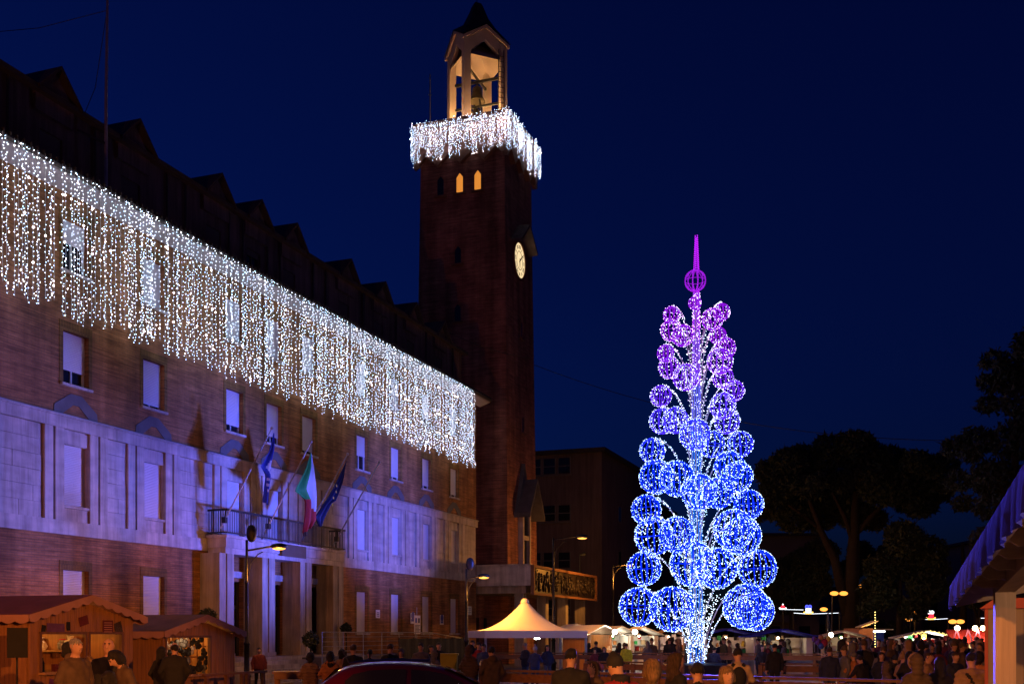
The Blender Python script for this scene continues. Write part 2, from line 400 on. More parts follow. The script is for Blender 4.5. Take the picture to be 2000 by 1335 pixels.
# doorways of the portico
bay_w = (POR1 - POR0) / 3
for k in range(3):
    cc = POR0 + .62 + bay_w * k + bay_w * .42; DOORS.append(cc); holes.append((cc - .62, cc + .62, 1.1, 4.05))
wallgrid(b, HL, 0, 0, Z1, 0, holes, .3)
b.poly([(0, 0, 0), (0, 14, 0), (0, 14, ZS), (0, 0, ZS)])
b.poly([(HL, 14, 0), (0, 14, 0), (0, 14, ZS), (HL, 14, ZS)]); b.poly([(HL, 0, 0), (HL, 14, 0), (HL, 14, ZS), (HL, 0, ZS)])
b.build('lower_wall', 'brick', hall)
b = MB()
holes = [(c - WW / 2, c + WW / 2, b0, b1) for c in WIN] + [(c - WW / 2, c + WW / 2, c0, c1) for c in WIN]
wallgrid(b, HL, 0, Z2, ZS, 0, holes, .3)
b.build('upper_wall', 'brick', hall)
for i, c in enumerate(WIN):
    window(hall, c, b0, b1, WW, drop=upper_drops.get(i, .9))
    window(hall, c, c0, c1, WW, drop=top_drops.get(i, 1.0))
for c in ground_w: window(hall, c, g0, g1, WW, drop=.97)

# stone band -------------------------------------------------------
b = MB()
sholes = [(c - .56, c + .56, a0, a1) for c in WIN]
for i, c in enumerate(WIN):
    if 4 <= i <= 6: sholes[i] = (c - .56, c + .56, Z1 + .45, a1)
wallgrid(b, HL, 0, Z1, Z2, -.06, sholes, .3)
band = b.build('stone_band', 'travertine', hall)
part('band_cornice', 'travertine', hall, lambda m: (m.fb(HL, 0.06, -.2, .09, Z2 - .36, Z2 - .004), m.fb(HL, .09, -.2, .13, Z2, Z2 + .05)))
part('band_plinth', 'travertine', hall, lambda m: (m.fb(HL, POR0 - .02, -.2, .085, Z1 - .02, Z1 + .42), m.fb(POR1 + .02, .06, -.2, .085, Z1 - .02, Z1 + .42)))
part('cornice_strip', 'galvanised', hall, lambda m: m.fb(HL, .1, .02, .16, Z2 + .052, Z2 + .075))
zb, zt = Z1 + .425, Z2 - .365
def pil(s0, s1, nn=.07): part('pilaster', 'travertine', hall, lambda m: m.fb(s0, s1, -.055, nn, zb, zt))
edges = []
for i, c in enumerate(WIN):
    gapL = (c - WIN[i - 1]) if i > 0 else 9 if i != 0 else 9
    for k in (-1, 1):
        def seg(a, e): return (c + a, c + e) if k > 0 else (c - e, c - a)
        pil(*seg(.58, .95)); pil(*seg(1.05, 1.40))
    zc = a0 if not 4 <= i <= 6 else Z1 + .45
    part('lintel_panel', 'travertine', hall, lambda m: m.fb(c - .555, c + .555, -.05, -.01, a1 + .004, zt - .05))
    if not 4 <= i <= 6:
        part('apron_panel', 'travertine', hall, lambda m: m.fb(c - .555, c + .555, -.05, -.01, zb + .01, a0 - .1))
    window(hall, c, zc, a1, 1.10, n=-.06, depth=.2, drop=1.0, surround=None, sill=not 4 <= i <= 6, name='window' if not 4 <= i <= 6 else 'balcony_door')
    edges.append((c - 1.42, c + 1.42))
# travertine slabs between the pilasters, each its own stone
sw = sorted(WIN); spans = []
for i in range(len(sw) - 1):
    a, e = sw[i] + 1.42, sw[i + 1] - 1.42
    if e - a > .25: spans.append((a, e))
spans.append((sw[-1] + 1.42, -.02))
rng_ = random.Random(3)
rows = 6; rh = (zt - zb) / rows
for a, e in spans:
    if e < -39.5: continue
    for r in range(rows):
        L_ = e - a; cuts = [a]
        x = a + (.55 if r % 2 else 1.0) * rng_.uniform(.7, 1.2)
        while x < e - .35: cuts.append(x); x += rng_.uniform(.8, 1.3)
        cuts.append(e)
        for q in range(len(cuts) - 1):
            pr = rng_.uniform(-.012, .004)
            part('slab', 'travertine', hall, lambda m: m.fb(cuts[q] + .006, cuts[q + 1] - .006, -.058, -.015 + pr, zb + r * rh + .006, zb + (r + 1) * rh - .006))
# grey chevrons over the band
for c in WIN:
    def chev(m):
        pts = [(-.98, .02), (-.98, .26), (-.28, .78), (.28, .78), (.98, .26), (.98, .02), (.6, .02), (.0, .42), (-.6, .02)]
        pts = [(-.98, .0), (-.95, .26), (-.25, .70), (.25, .70), (.95, .26), (.98, .0), (.62, .0), (.12, .36), (-.12, .36), (-.62, .0)]
        m.extrude([(c + p[0], -.022, Z2 + .1 + p[1]) for p in pts], (0, .06, 0))
    part('chevron', 'grey_stone', hall, chev)

# cornice, gutter and soffit
part('soffit', 'soffit_plaster', hall, lambda m: m.add([(HL, 0, ZS), (.62, 0, ZS), (.62, -.62, ZS + .22), (HL, -.62, ZS + .22)], [(0, 1, 2, 3)]))
part('cornice', 'soffit_plaster', hall, lambda m: (m.fb(HL, .64, -.5, .64, ZS + .225, ZS + .36), m.add([(0, 0, ZS), (.62, .62, ZS + .22), (.62, -.62, ZS + .22)], [(0, 1, 2)])))
part('gutter', 'dark_frame', hall, lambda m: m.tube([(HL, -.70, ZS + .36), (.64, -.70, ZS + .36)], .09, 8))
def brk(m):
    s = HL
    while s < .6: m.fb(s, s + .03, .62, .82, ZS + .40, ZS + .52); s += .26
part('gutter_clip', 'dark_frame', hall, brk)['kind'] = 'stuff'
# attic storey set back, gabled bays
AN, ZA = -1.0, 19.4
b = MB(); aholes = [(c - .5, c + .5, 16.95, 18.2) for c in WIN]
wallgrid(b, HL, 0, ZS + .36, ZA, AN, aholes, .2); b.poly([(0, -AN, ZS), (0, 13, ZS), (0, 13, ZA), (0, -AN, ZA)])
b.build('attic_wall', 'attic_wall', hall)
part('attic_roof', 'roof_dark', hall, lambda m: (m.add([(HL, -AN - .35, ZA - .02), (.3, -AN - .35, ZA - .02), (.3, 7, ZA + 1.3), (HL, 7, ZA + 1.3)], [(0, 1, 2, 3)]), m.add([(HL, 7, ZA + 1.3), (.3, 7, ZA + 1.3), (.3, 14, ZA), (HL, 14, ZA)], [(0, 1, 2, 3)]),
                                               m.fb(HL, .3, AN + .1, AN + .36, ZA - .2, ZA - .03)))
for i, c in enumerate(WIN):
    window(hall, c, 16.95, 18.2, 1.0, n=AN, depth=.18, drop=[.75, .7, .72, .7, .55, .2, 1, 1, .9, 1, .9][i], surround=None, sill=False, name='attic_window')
    def gab(m):
        hw, zp = .84, ZA + .92; y0 = -AN - .16
        m.extrude([(c - hw, y0, ZA - .75), (c + hw, y0, ZA - .75), (c + hw, y0, ZA + .02), (c, y0, zp - .1), (c - hw, y0, ZA + .02)], (0, .155, 0))
    gb = part('gable', 'attic_wall', hall, gab)
    def gr(m):
        hw, zp = .95, ZA + .94; y0 = -AN - .45
        for k in (-1, 1):
            m.add([(c, y0, zp), (c + k * hw, y0, ZA - .05), (c + k * hw, y0 + 3.4, ZA - .05), (c, y0 + 3.4, zp), (c, y0, zp - .12), (c + k * hw, y0, ZA - .17), (c + k * hw, y0 + 3.4, ZA - .17), (c, y0 + 3.4, zp - .12)],
                  [(0, 1, 2, 3), (4, 7, 6, 5), (0, 4, 5, 1), (1, 5, 6, 2)])
    part('gable_roof', 'roof_dark', gb, gr)
    for k in (-1, 1): part('downpipe', 'dark_frame', hall, lambda m: m.tube([(c + k * 1.9, -AN - .1, ZS + .4), (c + k * 1.9, -AN - .1, ZA - .2)], .05, 6))

# portico and balcony ------------------------------------------------
ZP = 1.08
def steps(m):
    for k in range(7):
        m.fb(POR0 - .9 - .02 * k, POR1 + 1.2, 0.02, PORN + .35 + .32 * k, ZP - .154 * (k + 1), ZP - .154 * k - .002)
tag(hall, None)
part('steps', 'travertine_old', hall, steps)
part('portico_slab', 'travertine', hall, lambda m: (m.fb(POR0 - .04, POR1 + .06, 0.09, PORN + .04, Z1 + .10, Z1 + .46), m.fb(POR0 - .09, POR1 + .11, .09, PORN + .10, Z1 + .464, Z1 + .58), m.fb(POR0 + .01, POR1 + .01, .09, PORN - .02, Z1 - .12, Z1 + .098)))
# four stepped piers
pc = [fs(p, PORN) for p in (443, 525, 598, 661)]
for k, c in enumerate(pc):
    def pier(m):
        h = .46
        m.fb(c - h, c - .07, .02, PORN, ZP + .002, Z1 - .125); m.fb(c + .03, c + h, .02, PORN, ZP + .002, Z1 - .125)
        m.fb(c - .07, c + .03, .02, PORN - .06, ZP + .002, Z1 - .125)
        m.fb(c - h - .05, c + h + .05, .02, PORN + .03, ZP + .004, ZP + .16)
    pp = part('pier', 'travertine_old', hall, pier)
part('portico_flank', 'travertine_old', hall, lambda m: m.fb(POR0 + .0, POR0 + .25, .015, PORN - .08, .5, Z1 - .13))
for k, cc in enumerate(DOORS):
    def dr(m):
        y = .22
        m.bx(cc - .62, cc - .5, y, y + .08, 1.1, 4.05); m.bx(cc + .5, cc + .62, y, y + .08, 1.1, 4.05); m.bx(cc - .5, cc + .5, y, y + .08, 3.0, 3.12); m.bx(cc - .04, cc + .04, y, y + .08, 1.1, 3.0)
    d_ = part('door', 'dark_frame', hall, dr)
    part('pane', 'glass', d_, lambda m: m.bx(cc - .5, cc + .5, .27, .28, 1.1, 4.05))
    part('lit_panel', 'warm_interior' if k == 0 else 'bronze', d_, lambda m: m.bx(cc - .6, cc - .3 if k == 0 else cc + .4, .262, .268, 1.2, 3.9))
    part('jamb', 'travertine', d_, lambda m: (m.fb(cc + .64, cc + .86, .0, .10, 1.1, 4.2), m.fb(cc - .86, cc - .64, .0, .10, 1.1, 4.2), m.fb(cc - .86, cc + .86, .0, .103, 4.2, 4.45)))
# balcony railing
ZBF = Z1 + .58; ZR = ZBF + .98; bs0, bs1, bn = POR0 - .05, POR1 + .07, PORN + .06
rail = part('balcony_railing', 'iron', hall, lambda m: (m.fb(bs0, bs1, bn - .03, bn + .03, ZR - .08, ZR), m.fb(bs0, bs1, bn - .02, bn + .02, ZBF + .06, ZBF + .11), m.fb(bs0 - .02, bs0 + .02, .12, bn - .031, ZR - .08, ZR), m.fb(bs1 - .02, bs1 + .02, .12, bn - .031, ZR - .08, ZR),
    m.fb(bs0 - .02, bs0 + .02, .12, bn - .031, ZBF + .06, ZBF + .11), m.fb(bs1 - .02, bs1 + .02, .12, bn - .031, ZBF + .06, ZBF + .11)))
bal = MB(); bal.bx(-.016, .016, -.006, .006, 0, ZR - .082 - ZBF - .112); balm = bal.mesh('baluster', 'iron')
s = bs0 + .06; k = 0
while s < bs1:
    o = obj('baluster', balm, rail); o.location = (s, -bn, ZBF + .111); s += .115
for k in range(7):
    for e in (bs0, bs1):
        o = obj('baluster', balm, rail); o.location = (e, -(.18 + .105 * k), ZBF + .111); o.rotation_euler = (0, 0, R(90))
# dark garland lettering panel under the middle of the balcony
sg = (fs(548, bn), fs(595, bn))
part('name_board', 'dark_frame', hall, lambda m: m.fb(sg[0], sg[1], PORN + .105, PORN + .14, Z1 + .02, Z1 + .52))
tower_s = None

# wall signs
def wallsign(label, px, y0, y1, wd, base, marks=None, n=.03):
    s, z = fac(px, (y0 + y1) / 2, n); h = (fac(px, y0, n)[1] - fac(px, y1, n)[1])
    t = fthing('wall_sign', label, 'sign', s, n, z)
    part('plate', base, t, lambda m: m.bx(-wd / 2, wd / 2, -.01, .015, -h / 2, h / 2))
    if marks:
        for i, (mm, x0, x1, zz0, zz1, rnd) in enumerate(marks):
            def mk(m):
                if rnd: m.extrude([((x0 + x1) / 2 * wd + math.cos(a) * (x1 - x0) / 2 * wd, -.0105, (zz0 + zz1) / 2 * h + math.sin(a) * (x1 - x0) / 2 * wd) for a in [2 * math.pi * q / 14 for q in range(14)]], (0, -.003, 0))
                else: m.bx(x0 * wd, x1 * wd, -.0145, -.0105, zz0 * h, zz1 * h)
            part('marking', mm, t, mk)
wallsign('small white plaque on the brick between two ground floor shutters', 738, 1190, 1206, .42, 'paper_white', [('grey_stone', -.3, .3, .1, .2, 0), ('grey_stone', -.3, .3, -.1, 0, 0), ('grey_stone', -.3, .3, -.3, -.2, 0)])
wallsign('narrow blue and white no-stopping sign beside the tall white notice', 806, 1196, 1217, .5, 'paper_white', [('sign_blue', -.42, .42, .0, .5, 1), ('sign_blue', -.42, .42, -.30, -.06, 0)], n=.1)
wallsign('small blue disc sign on the brick right of the tall notice', 863, 1200, 1219, .5, 'paper_white', [('sign_blue', -.4, .4, .0, .4, 1), ('sign_blue', -.3, .3, -.35, -.15, 0)])
wallsign('pinkish square board on the wall beside the lamp post', 916, 1183, 1200, .8, 'paper_white', [('grey_stone', -.35, .35, .25, .3, 0), ('grey_stone', -.35, .35, .05, .1, 0), ('grey_stone', -.35, .35, -.2, -.15, 0)])
s_, z_ = fac(815, 1219, 1.2)
t = fthing('notice_board', 'tall white parking notice on a thin post before the wall', 'sign', s_, 1.2, 0)
part('post', 'galvanised', t, lambda m: m.tube([(0, .03, 0), (0, .03, z_ + .9)], .03, 8))
part('plate', 'paper_white', t, lambda m: m.bx(-.36, .36, -.012, .01, z_ - .48, z_ + .48))
def pm(m):
    m.bx(-.28, -.06, -.016, -.0125, z_ + .1, z_ + .34)
part('marking', 'sign_blue', t, pm)
def pm(m):
    m.bx(.06, .28, -.016, -.0125, z_ + .1, z_ + .34)
    for k in range(6): m.bx(-.3, .3 - .07 * (k % 3), -.016, -.0125, z_ - .05 - k * .07, z_ - .015 - k * .07)
part('print', 'grey_stone', t, pm)

# flags on slanting poles --------------------------------------------
def polepts(pb, pt, n0, n1):
    a = fac(*pb, n0); e = fac(*pt, n1); return Vector((a[0], -n0, a[1])), Vector((e[0], -n1, e[1]))
def flagpole(label, pb, pt, n0=.9, n1=2.6):
    a, e = polepts(pb, pt, n0, n1)
    t = fthing('flagpole', label, 'flagpole', group='flagpoles on the balcony')
    part('pole', 'galvanised', t, lambda m: m.tube([a + (a - e).normalized() * .35, a, e], [.035, .035, .025], 8))
    part('finial', 'galvanised', t, lambda m: m.sphere(tuple(e), .06))
    part('bracket', 'iron', t, lambda m: (m.rbox(tuple(a), (.16, .16, .22)), m.tube([tuple(a), (a.x, -.95, ZR - .03)], .03, 6)))
    return a, e
flagpole('slanting flagpole with the light blue flag', (439, 1015), (531, 836))
flagpole('slanting flagpole with the green white and red flag', (524, 1027), (608, 862))
flagpole('slanting flagpole with the dark navy flag', (596, 1041), (679, 886))
flagpole('bare slanting flagpole without any flag', (658, 1052), (741, 902))
def flag(label, left, right, n1, cols, folds=5, amp=.09):
    """cloth between two hanging edges, given as picture points; folds run down it"""
    K, J = 26, 18
    def interp(pl, t):
        ds = [0]
        for i in range(1, len(pl)): ds.append(ds[-1] + math.hypot(pl[i][0] - pl[i - 1][0], pl[i][1] - pl[i - 1][1]))
        x = t * ds[-1]
        for i in range(1, len(pl)):
            if x <= ds[i] + 1e-9:
                u = (x - ds[i - 1]) / max(ds[i] - ds[i - 1], 1e-9); return (pl[i - 1][0] + (pl[i][0] - pl[i - 1][0]) * u, pl[i - 1][1] + (pl[i][1] - pl[i - 1][1]) * u)
        return pl[-1]
    L_ = [interp(left, k / K) for k in range(K + 1)]; Rr = [interp(right, k / K) for k in range(K + 1)]
    vs = []; fs_ = []; mi = []
    for k in range(K + 1):
        for j in range(J + 1):
            u = j / J; px = L_[k][0] * (1 - u) + Rr[k][0] * u; py = L_[k][1] * (1 - u) + Rr[k][1] * u
            nn = n1 - .35 * k / K + amp * math.sin(u * folds * math.pi + k * .12) * min(1, k / 5)
            s, z = fac(px, py, n1); vs.append((s, -nn, z))
    o = fthing('flag', label, 'flag'); bb = MB()
    for k in range(K):
        for j in range(J):
            i0 = k * (J + 1) + j; bb.f.append((i0, i0 + 1, i0 + J + 2, i0 + J + 1)); bb.m.append(cols((j + .5) / J, (k + .5) / K))
    bb.v = vs
    return o, bb
def c1(u, v):
    return 1 if ((u - .75) ** 2 / .05 + (v - .48) ** 2 / .012 < 1) or (v > .6 and u > .25 and abs((v - .62 - .10 * u) % .075) < .014 and v < .86) else 0
o, bb = flag('light blue flag with a white disc and wavy lines', [(534, 845), (528, 880), (513, 911), (528, 925), (529, 978)], [(536, 845), (538, 870), (540, 920), (540, 985)], 2.5, c1, 3, .07)
bb.build('cloth', ['flag_blue', 'flag_white'], o, True)
def c2(u, v):
    a = v + .25 * u
    return 0 if u + v * .75 < .78 else (1 if u * .25 + v < .78 else 2) if True else 0
def c2(u, v):
    if v < .58: return 0 if u < .66 - .1 * v else 1
    return 2 if u + (v - .58) * 2.2 > .35 or v > .7 else 0
def c2(u, v):
    w_ = 1 - u
    if v < .62 and u < .72: return 0
    if v < .58 + .2 * u and u >= .5: return 1
    return 2
o, bb = flag('green white and red flag hanging over the balcony', [(607, 884), (598, 915), (578, 958), (604, 975), (607, 1000), (607, 1040)], [(609, 884), (614, 912), (622, 960), (625, 985), (628, 1015), (620, 1030)], 2.5, c2, 4, .09)
bb.build('cloth', ['flag_green', 'flag_white', 'flag_red'], o, True)
def c3(u, v): return 0
o, bb = flag('dark navy flag with gold stars, folded in on itself', [(676, 900), (665, 930), (648, 968), (628, 1008), (638, 1026)], [(677, 900), (672, 940), (661, 979), (655, 980), (640, 1027)], 2.5, c3, 4, .07)
bb.build('cloth', ['flag_navy'], o, True)
for (px, py) in ((655, 960), (650, 972), (648, 985), (656, 948)):
    s, z = fac(px, py, 2.62)
    def star(m):
        m.extrude([(s + (.07 if k % 2 == 0 else .03) * math.sin(k * math.pi / 5), -2.66, z + (.07 if k % 2 == 0 else .03) * math.cos(k * math.pi / 5)) for k in range(10)], (0, .01, 0))
    part('star', 'flag_gold', o, star)

# mast on the roof
s_, _ = fac(207, 340, -.2)
t = fthing('radio_mast', 'tall thin radio mast rising from the attic roof', 'mast', s_, -.2, ZS + .36)
part('pole', 'galvanised', t, lambda m: m.tube([(0, 0, 0), (.0, 0, 3.5), (.12, 0, 9.5)], [.06, .055, .03], 8))
part('bracket', 'iron', t, lambda m: m.beam((-1.1, .2, 2.1), (.05, 0, 2.1), .06, .06))
part('guy_wire', 'iron', t, lambda m: (m.tube([(.05, 0, 6.6), (-.9, 2, 5.9), (-2.2, 5, 5.5)], .012, 4), m.tube([(.05, 0, 6.6), (1.2, 1.5, 4.8), (2.6, 4, 3.4)], .012, 4)))

# ================================================================== curtain of lights on the town hall
cur = fthing('light_curtain', 'curtain of white light strings hanging from the town hall eaves', 'christmas lights')
NS_ = .86
def string_mesh(seed, dense, length):
    r = random.Random(seed); b = MB(); z = 0.; pts = []; rad = []; mi = []
    sp = .085 if dense else .135
    j = .035 if dense else .03
    while z < length:
        pts.append((r.gauss(0, j), r.gauss(0, j), -z)); q = r.random()
        if q < .010: rad.append(.034); mi.append(3)
        elif q < .06: rad.append(.019); mi.append(3)
        elif q < .5: rad.append(.0108); mi.append(1)
        else: rad.append(.0116); mi.append(2)
        z += sp * r.uniform(.6, 1.4)
    b.tube([(0, 0, .1), (r.gauss(0, .01), 0, -length * .5), (0, 0, -length)], .005, 3, 0, False)
    b.leds(pts, rad, mi)
    return b.mesh('light_string', ['white_paint', 'led_cyan', 'led_white', 'led_warm'])
svar = [string_mesh(k, k % 4 == 0, 4.15 + .045 * ((k * 7) % 13)) for k in range(20)]
rs = random.Random(11); s = -40.2; cnt = 0
while s < fs(926, NS_):
    o = obj('light_string', svar[rs.randrange(20)], cur); o.location = (s, -NS_ + rs.uniform(-.04, .04), ZS + .26); o.rotation_euler = (0, 0, rs.uniform(0, 6.28))
    cnt += 1
    s += rs.choice((.08, .12, .15, .18, .2, .24, .3)) if s < -22 else rs.uniform(.11, .24)
print('curtain strings', cnt)

# ================================================================== clock tower
TS0, TW = fs(985), 5.85                      # front corner on the line of the front
tow = fthing('clock_tower', 'tall square brick clock tower with an open belfry', 'tower', TS0 + .9 * TW / 2, -1.03 * TW / 2, 0); tow.scale = (.9, 1.03, 1)
# local frame: centred, x along the street, -y to the square
ZT0, ZTOP = 0., 34.4
def thw(z): return TW / 2 + .42 * (1 - z / ZTOP)      # slight batter
part('shaft', 'tower_brick', tow, lambda m: (
    m.add([(x * thw(0), y * thw(0), 0) for x, y in ((-1, -1), (1, -1), (1, 1), (-1, 1))] + [(x * thw(ZTOP), y * thw(ZTOP), ZTOP) for x, y in ((-1, -1), (1, -1), (1, 1), (-1, 1))],
          [(0, 1, 5, 4), (1, 2, 6, 5), (2, 3, 7, 6), (3, 0, 4, 7), (4, 5, 6, 7)])))
hp = TW / 2 + .34
part('parapet', 'tower_brick', tow, lambda m: (m.bx(-hp, hp, -hp, hp, 33.95, 36.0), m.bx(-hp - .1, hp + .1, -hp - .1, hp + .1, 36.002, 36.2)))
# zigzag corbel courses, one per face
ht = TW / 2 + .03
for f in range(4):
    for k in range(4):
        w4 = 2 * hp / 4; x0 = -hp + k * w4
        def zz(m):
            a = [(x0, -hp - .01, 32.55), (x0 + w4, -hp - .01, 32.55), (x0 + w4, -hp - .01, 31.9), (x0 + w4 / 2, -hp - .01, 32.6), (x0, -hp - .01, 31.9)]
            a = [(x0, 33.2), (x0 + w4 / 2, 33.93), (x0 + w4, 33.2), (x0 + w4, 34.0), (x0, 34.0)]
            P_ = [(p[0], -hp - .012, p[1]) for p in a]
            rot = Matrix.Rotation(f * math.pi / 2, 3, 'Z')
            Q = [rot @ Vector(p) for p in P_]; v = rot @ Vector((0, .36, 0)); m.extrude(Q, v)
        part('corbel', 'terracotta', tow, zz)
# small pointed windows
def lancet(face, x, z0, w_, h_, lit):
    rot = Matrix.Rotation({'front': 0, 'left': -math.pi / 2}[face], 4, 'Z')
    yy = -(thw(z0 + h_ / 2))
    o = bpy.data.objects.new('window', None); 
    b = MB()
    prof = [(-w_ / 2, 0), (w_ / 2, 0), (w_ / 2, h_ * .78), (0, h_), (-w_ / 2, h_ * .78)]
    big = [(-w_ / 2 - .12, -.1), (w_ / 2 + .12, -.1), (w_ / 2 + .12, h_ * .8), (0, h_ + .2), (-w_ / 2 - .12, h_ * .8)]
    n_ = len(prof)
    o_ = len(b.v)
    P_ = [(x + p[0], yy - .05, z0 + p[1]) for p in prof]; Q = [(x + p[0], yy - .05, z0 + p[1]) for p in big]; S = [(x + p[0], yy + .06, z0 + p[1]) for p in prof]; T_ = [(x + p[0], yy + .05, z0 + p[1]) for p in big]
    b.add(P_ + Q + S + T_, [(n_ + i, n_ + (i + 1) % n_, (i + 1) % n_, i) for i in range(n_)] + [(i, (i + 1) % n_, 2 * n_ + (i + 1) % n_, 2 * n_ + i) for i in range(n_)] + [(n_ + i, n_ + (i + 1) % n_, 3 * n_ + (i + 1) % n_, 3 * n_ + i) for i in range(n_)])
    b.v = [tuple(rot @ Vector(p)) for p in b.v]
    wo_ = b.build('window', 'tower_brick', tow)
    c = MB(); c.poly([tuple(rot @ Vector((x + p[0], yy - .02, z0 + p[1]))) for p in prof]); c.build('pane', 'warm_window' if lit else 'glass', wo_)
    c = MB(); c.bx(x - w_ / 2 - .2, x + w_ / 2 + .2, yy - .16, yy - .03, z0 - .14, z0 - .02); c.v = [tuple(rot @ Vector(p)) for p in c.v]; c.build('sill', 'terracotta', wo_)
def tz(py, face='left'):  # height at the middle of the tower
    Y = 72.7 if face == 'left' else 74.3; return CAMH + (HYP - py) / FPX * Y
# left face, local x runs toward the camera side: position read off the picture
def lx(px):
    fx = (985 - px) / (985 - 817.0); return TW / 2 - fx * TW
for px, lit in ((858, 0), (897, 1), (933, 1)): lancet('left', lx(px), tz(377), .45, 1.3, lit)
for py in (515, 628, 728): lancet('left', lx(894), tz(py), .42, 1.15, 0)
lancet('front', .3, tz(660, 'f'), .36, 1.2, 0); lancet('front', .3, tz(845, 'f'), .36, 1.2, 0)
# clock on the square side
zc = tz(513, 'f'); yc = -thw(zc) - .02; rc = 1.17; xc = -.15
ring = lambda r0, r1, y0, y1, seg=40: (lambda m: m.add([(xc + r * math.cos(a), y, zc + r * math.sin(a)) for r, y in ((r0, y0), (r1, y0), (r1, y1), (r0, y1)) for a in [2 * math.pi * k / seg for k in range(seg)]],
      [(q * seg + k, q * seg + (k + 1) % seg, ((q + 1) % 4) * seg + (k + 1) % seg, ((q + 1) % 4) * seg + k) for q in range(4) for k in range(seg)]))
ck = part('clock', 'terracotta', tow, ring(rc, rc + .16, yc - .1, yc + .08))
part('dial', 'clock_dial', ck, lambda m: m.poly([(xc + rc * math.cos(a), yc - .04, zc + rc * math.sin(a)) for a in [2 * math.pi * k / 40 for k in range(40)]]))
part('dial_ring', 'black_paint', ck, ring(.60, .635, yc - .062, yc - .045))
for i, t_ in enumerate('XII I II III IIII V VI VII VIII IX X XI'.split()):
    me = text_mesh(t_, .34, .006); me.materials.append(MATS['black_paint']); a = i * math.pi / 6
    o = obj('numeral', me, ck); o.matrix_local = Matrix.Translation((xc + .89 * math.sin(a), yc - .055, zc + .89 * math.cos(a))) @ Matrix.Rotation(math.pi / 2, 4, 'X') @ Matrix.Rotation(-a, 4, 'Z')
def hand(m, a, l, w_, y):
    d = Vector((math.sin(a), 0, math.cos(a))); x_ = Vector((math.cos(a), 0, -math.sin(a))); c = Vector((xc, y, zc))
    m.extrude([c - d * l * .22 - x_ * w_, c + x_ * w_ * -.9 + d * l * .5, c + d * l, c + x_ * w_ * .9 + d * l * .5, c - d * l * .22 + x_ * w_], (0, -.012, 0))
part('hand', 'black_paint', ck, lambda m: hand(m, R(52), 1.0, .05, yc - .085)); part('hand', 'black_paint', ck, lambda m: hand(m, R(181), .58, .06, yc - .07))
# stone hood over the clock
def hood(m, x0, x1, z0, zp, dep, y, th=.18):
    xm = (x0 + x1) / 2
    for k in (0, 1):
        xa = x0 if k == 0 else x1
        m.extrude([(xa, y + .02, z0), (xm, y + .02, zp), (xm, y + .02, zp + th), (xa, y + .02, z0 + th)], (0, -dep, 0))
part('clock_hood', 'attic_wall', tow, lambda m: hood(m, xc - 1.75, xc + 1.75, zc + .75, zc + 2.2, .85, -thw(zc + 1.5)))
# tall door hood above the canopy
zd = tz(1010, 'f')
part('door_hood', 'grey_stone', tow, lambda m: (hood(m, -1.8, 1.6, zd - .2, zd + 2.2, 1.15, -thw(zd + 1), .3), m.extrude([(-1.8, -thw(zd) + .02, zd - .2), (-.1, -thw(zd) + .02, zd + 2.45), (1.6, -thw(zd) + .02, zd - .2), (-.1, -thw(zd) + .02, zd + 3.6)], (0, -.25, 0))))
part('door_surround', 'travertine', tow, lambda m: (m.bx(-.98, -.72, -thw(6) - .32, -thw(6) + .1, 5.9, zd + .4), m.bx(.5, .78, -thw(6) - .32, -thw(6) + .1, 5.9, zd + .4), m.bx(-.72, .5, -thw(6) - .26, -thw(6) + .1, zd - 1.6, zd - 1.3)))
part('grille', 'iron', tow, lambda m: [m.tube([(x, -thw(6) - .18, zd - 1.3), (x, -thw(6) - .18, zd + .4)], .03, 5) for x in (-.6, -.35, -.1, .15, .38)] and None)
part('door_leaf', 'glass', tow, lambda m: m.bx(-.72, .5, -thw(6) - .1, -thw(6) - .05, 5.9, zd + .3))
# belfry, turned by 45 degrees
bf = bpy.data.objects.new('belfry', None); C.objects.link(bf); bf.parent = tow; bf.matrix_parent_inverse = Matrix.Diagonal((1 / .9, 1 / 1.03, 1, 1))
BR = 1.56; RB = Matrix.Rotation(R(45), 4, 'Z')
bf.rotation_euler = (0, 0, R(45)); ZB0, ZEV = 36.2, 42.1
for x, y in ((-1, -1), (1, -1), (1, 1), (-1, 1)):
    def pil_(m):
        p = .24; c = (x * (BR - .22), y * (BR - .22))
        m.add([(c[0] + i * p * (1 + .0), c[1] + j * p, ZB0) for i, j in ((-1, -1), (1, -1), (1, 1), (-1, 1))] + [(c[0] + i * p, c[1] + j * p, ZEV - .1) for i, j in ((-1, -1), (1, -1), (1, 1), (-1, 1))],
              [(0, 1, 5, 4), (1, 2, 6, 5), (2, 3, 7, 6), (3, 0, 4, 7), (4, 5, 6, 7)])
    part('pillar', 'plaster', bf, pil_)
for f in range(4):
    rot = Matrix.Rotation(f * math.pi / 2, 4, 'Z')
    def gable(m):
        y = -BR + .02; a = BR - .02
        m.extrude([(-a, y, 40.4), (-a + .42, y, 40.4), (-a + .5, y, 41.2), (0, y, 42.1), (a - .5, y, 41.2), (a - .42, y, 40.4), (a, y, 40.4), (a, y, ZEV - .1), (0, y, 42.85), (-a, y, ZEV - .1)], (0, .3, 0))
        m.v = [tuple(rot @ Vector(p)) for p in m.v]
    part('gable', 'plaster', bf, gable)
    def trim(m):
        y = -BR - .14; a = BR + .15
        m.extrude([(-a, y, ZEV - .32), (-a, y, ZEV - .12), (0, y, 43.05), (a, y, ZEV - .12), (a, y, ZEV - .32), (0, y, 42.83)], (0, .2, 0))
        m.v = [tuple(rot @ Vector(p)) for p in m.v]
    part('gable_trim', 'plaster', bf, trim)
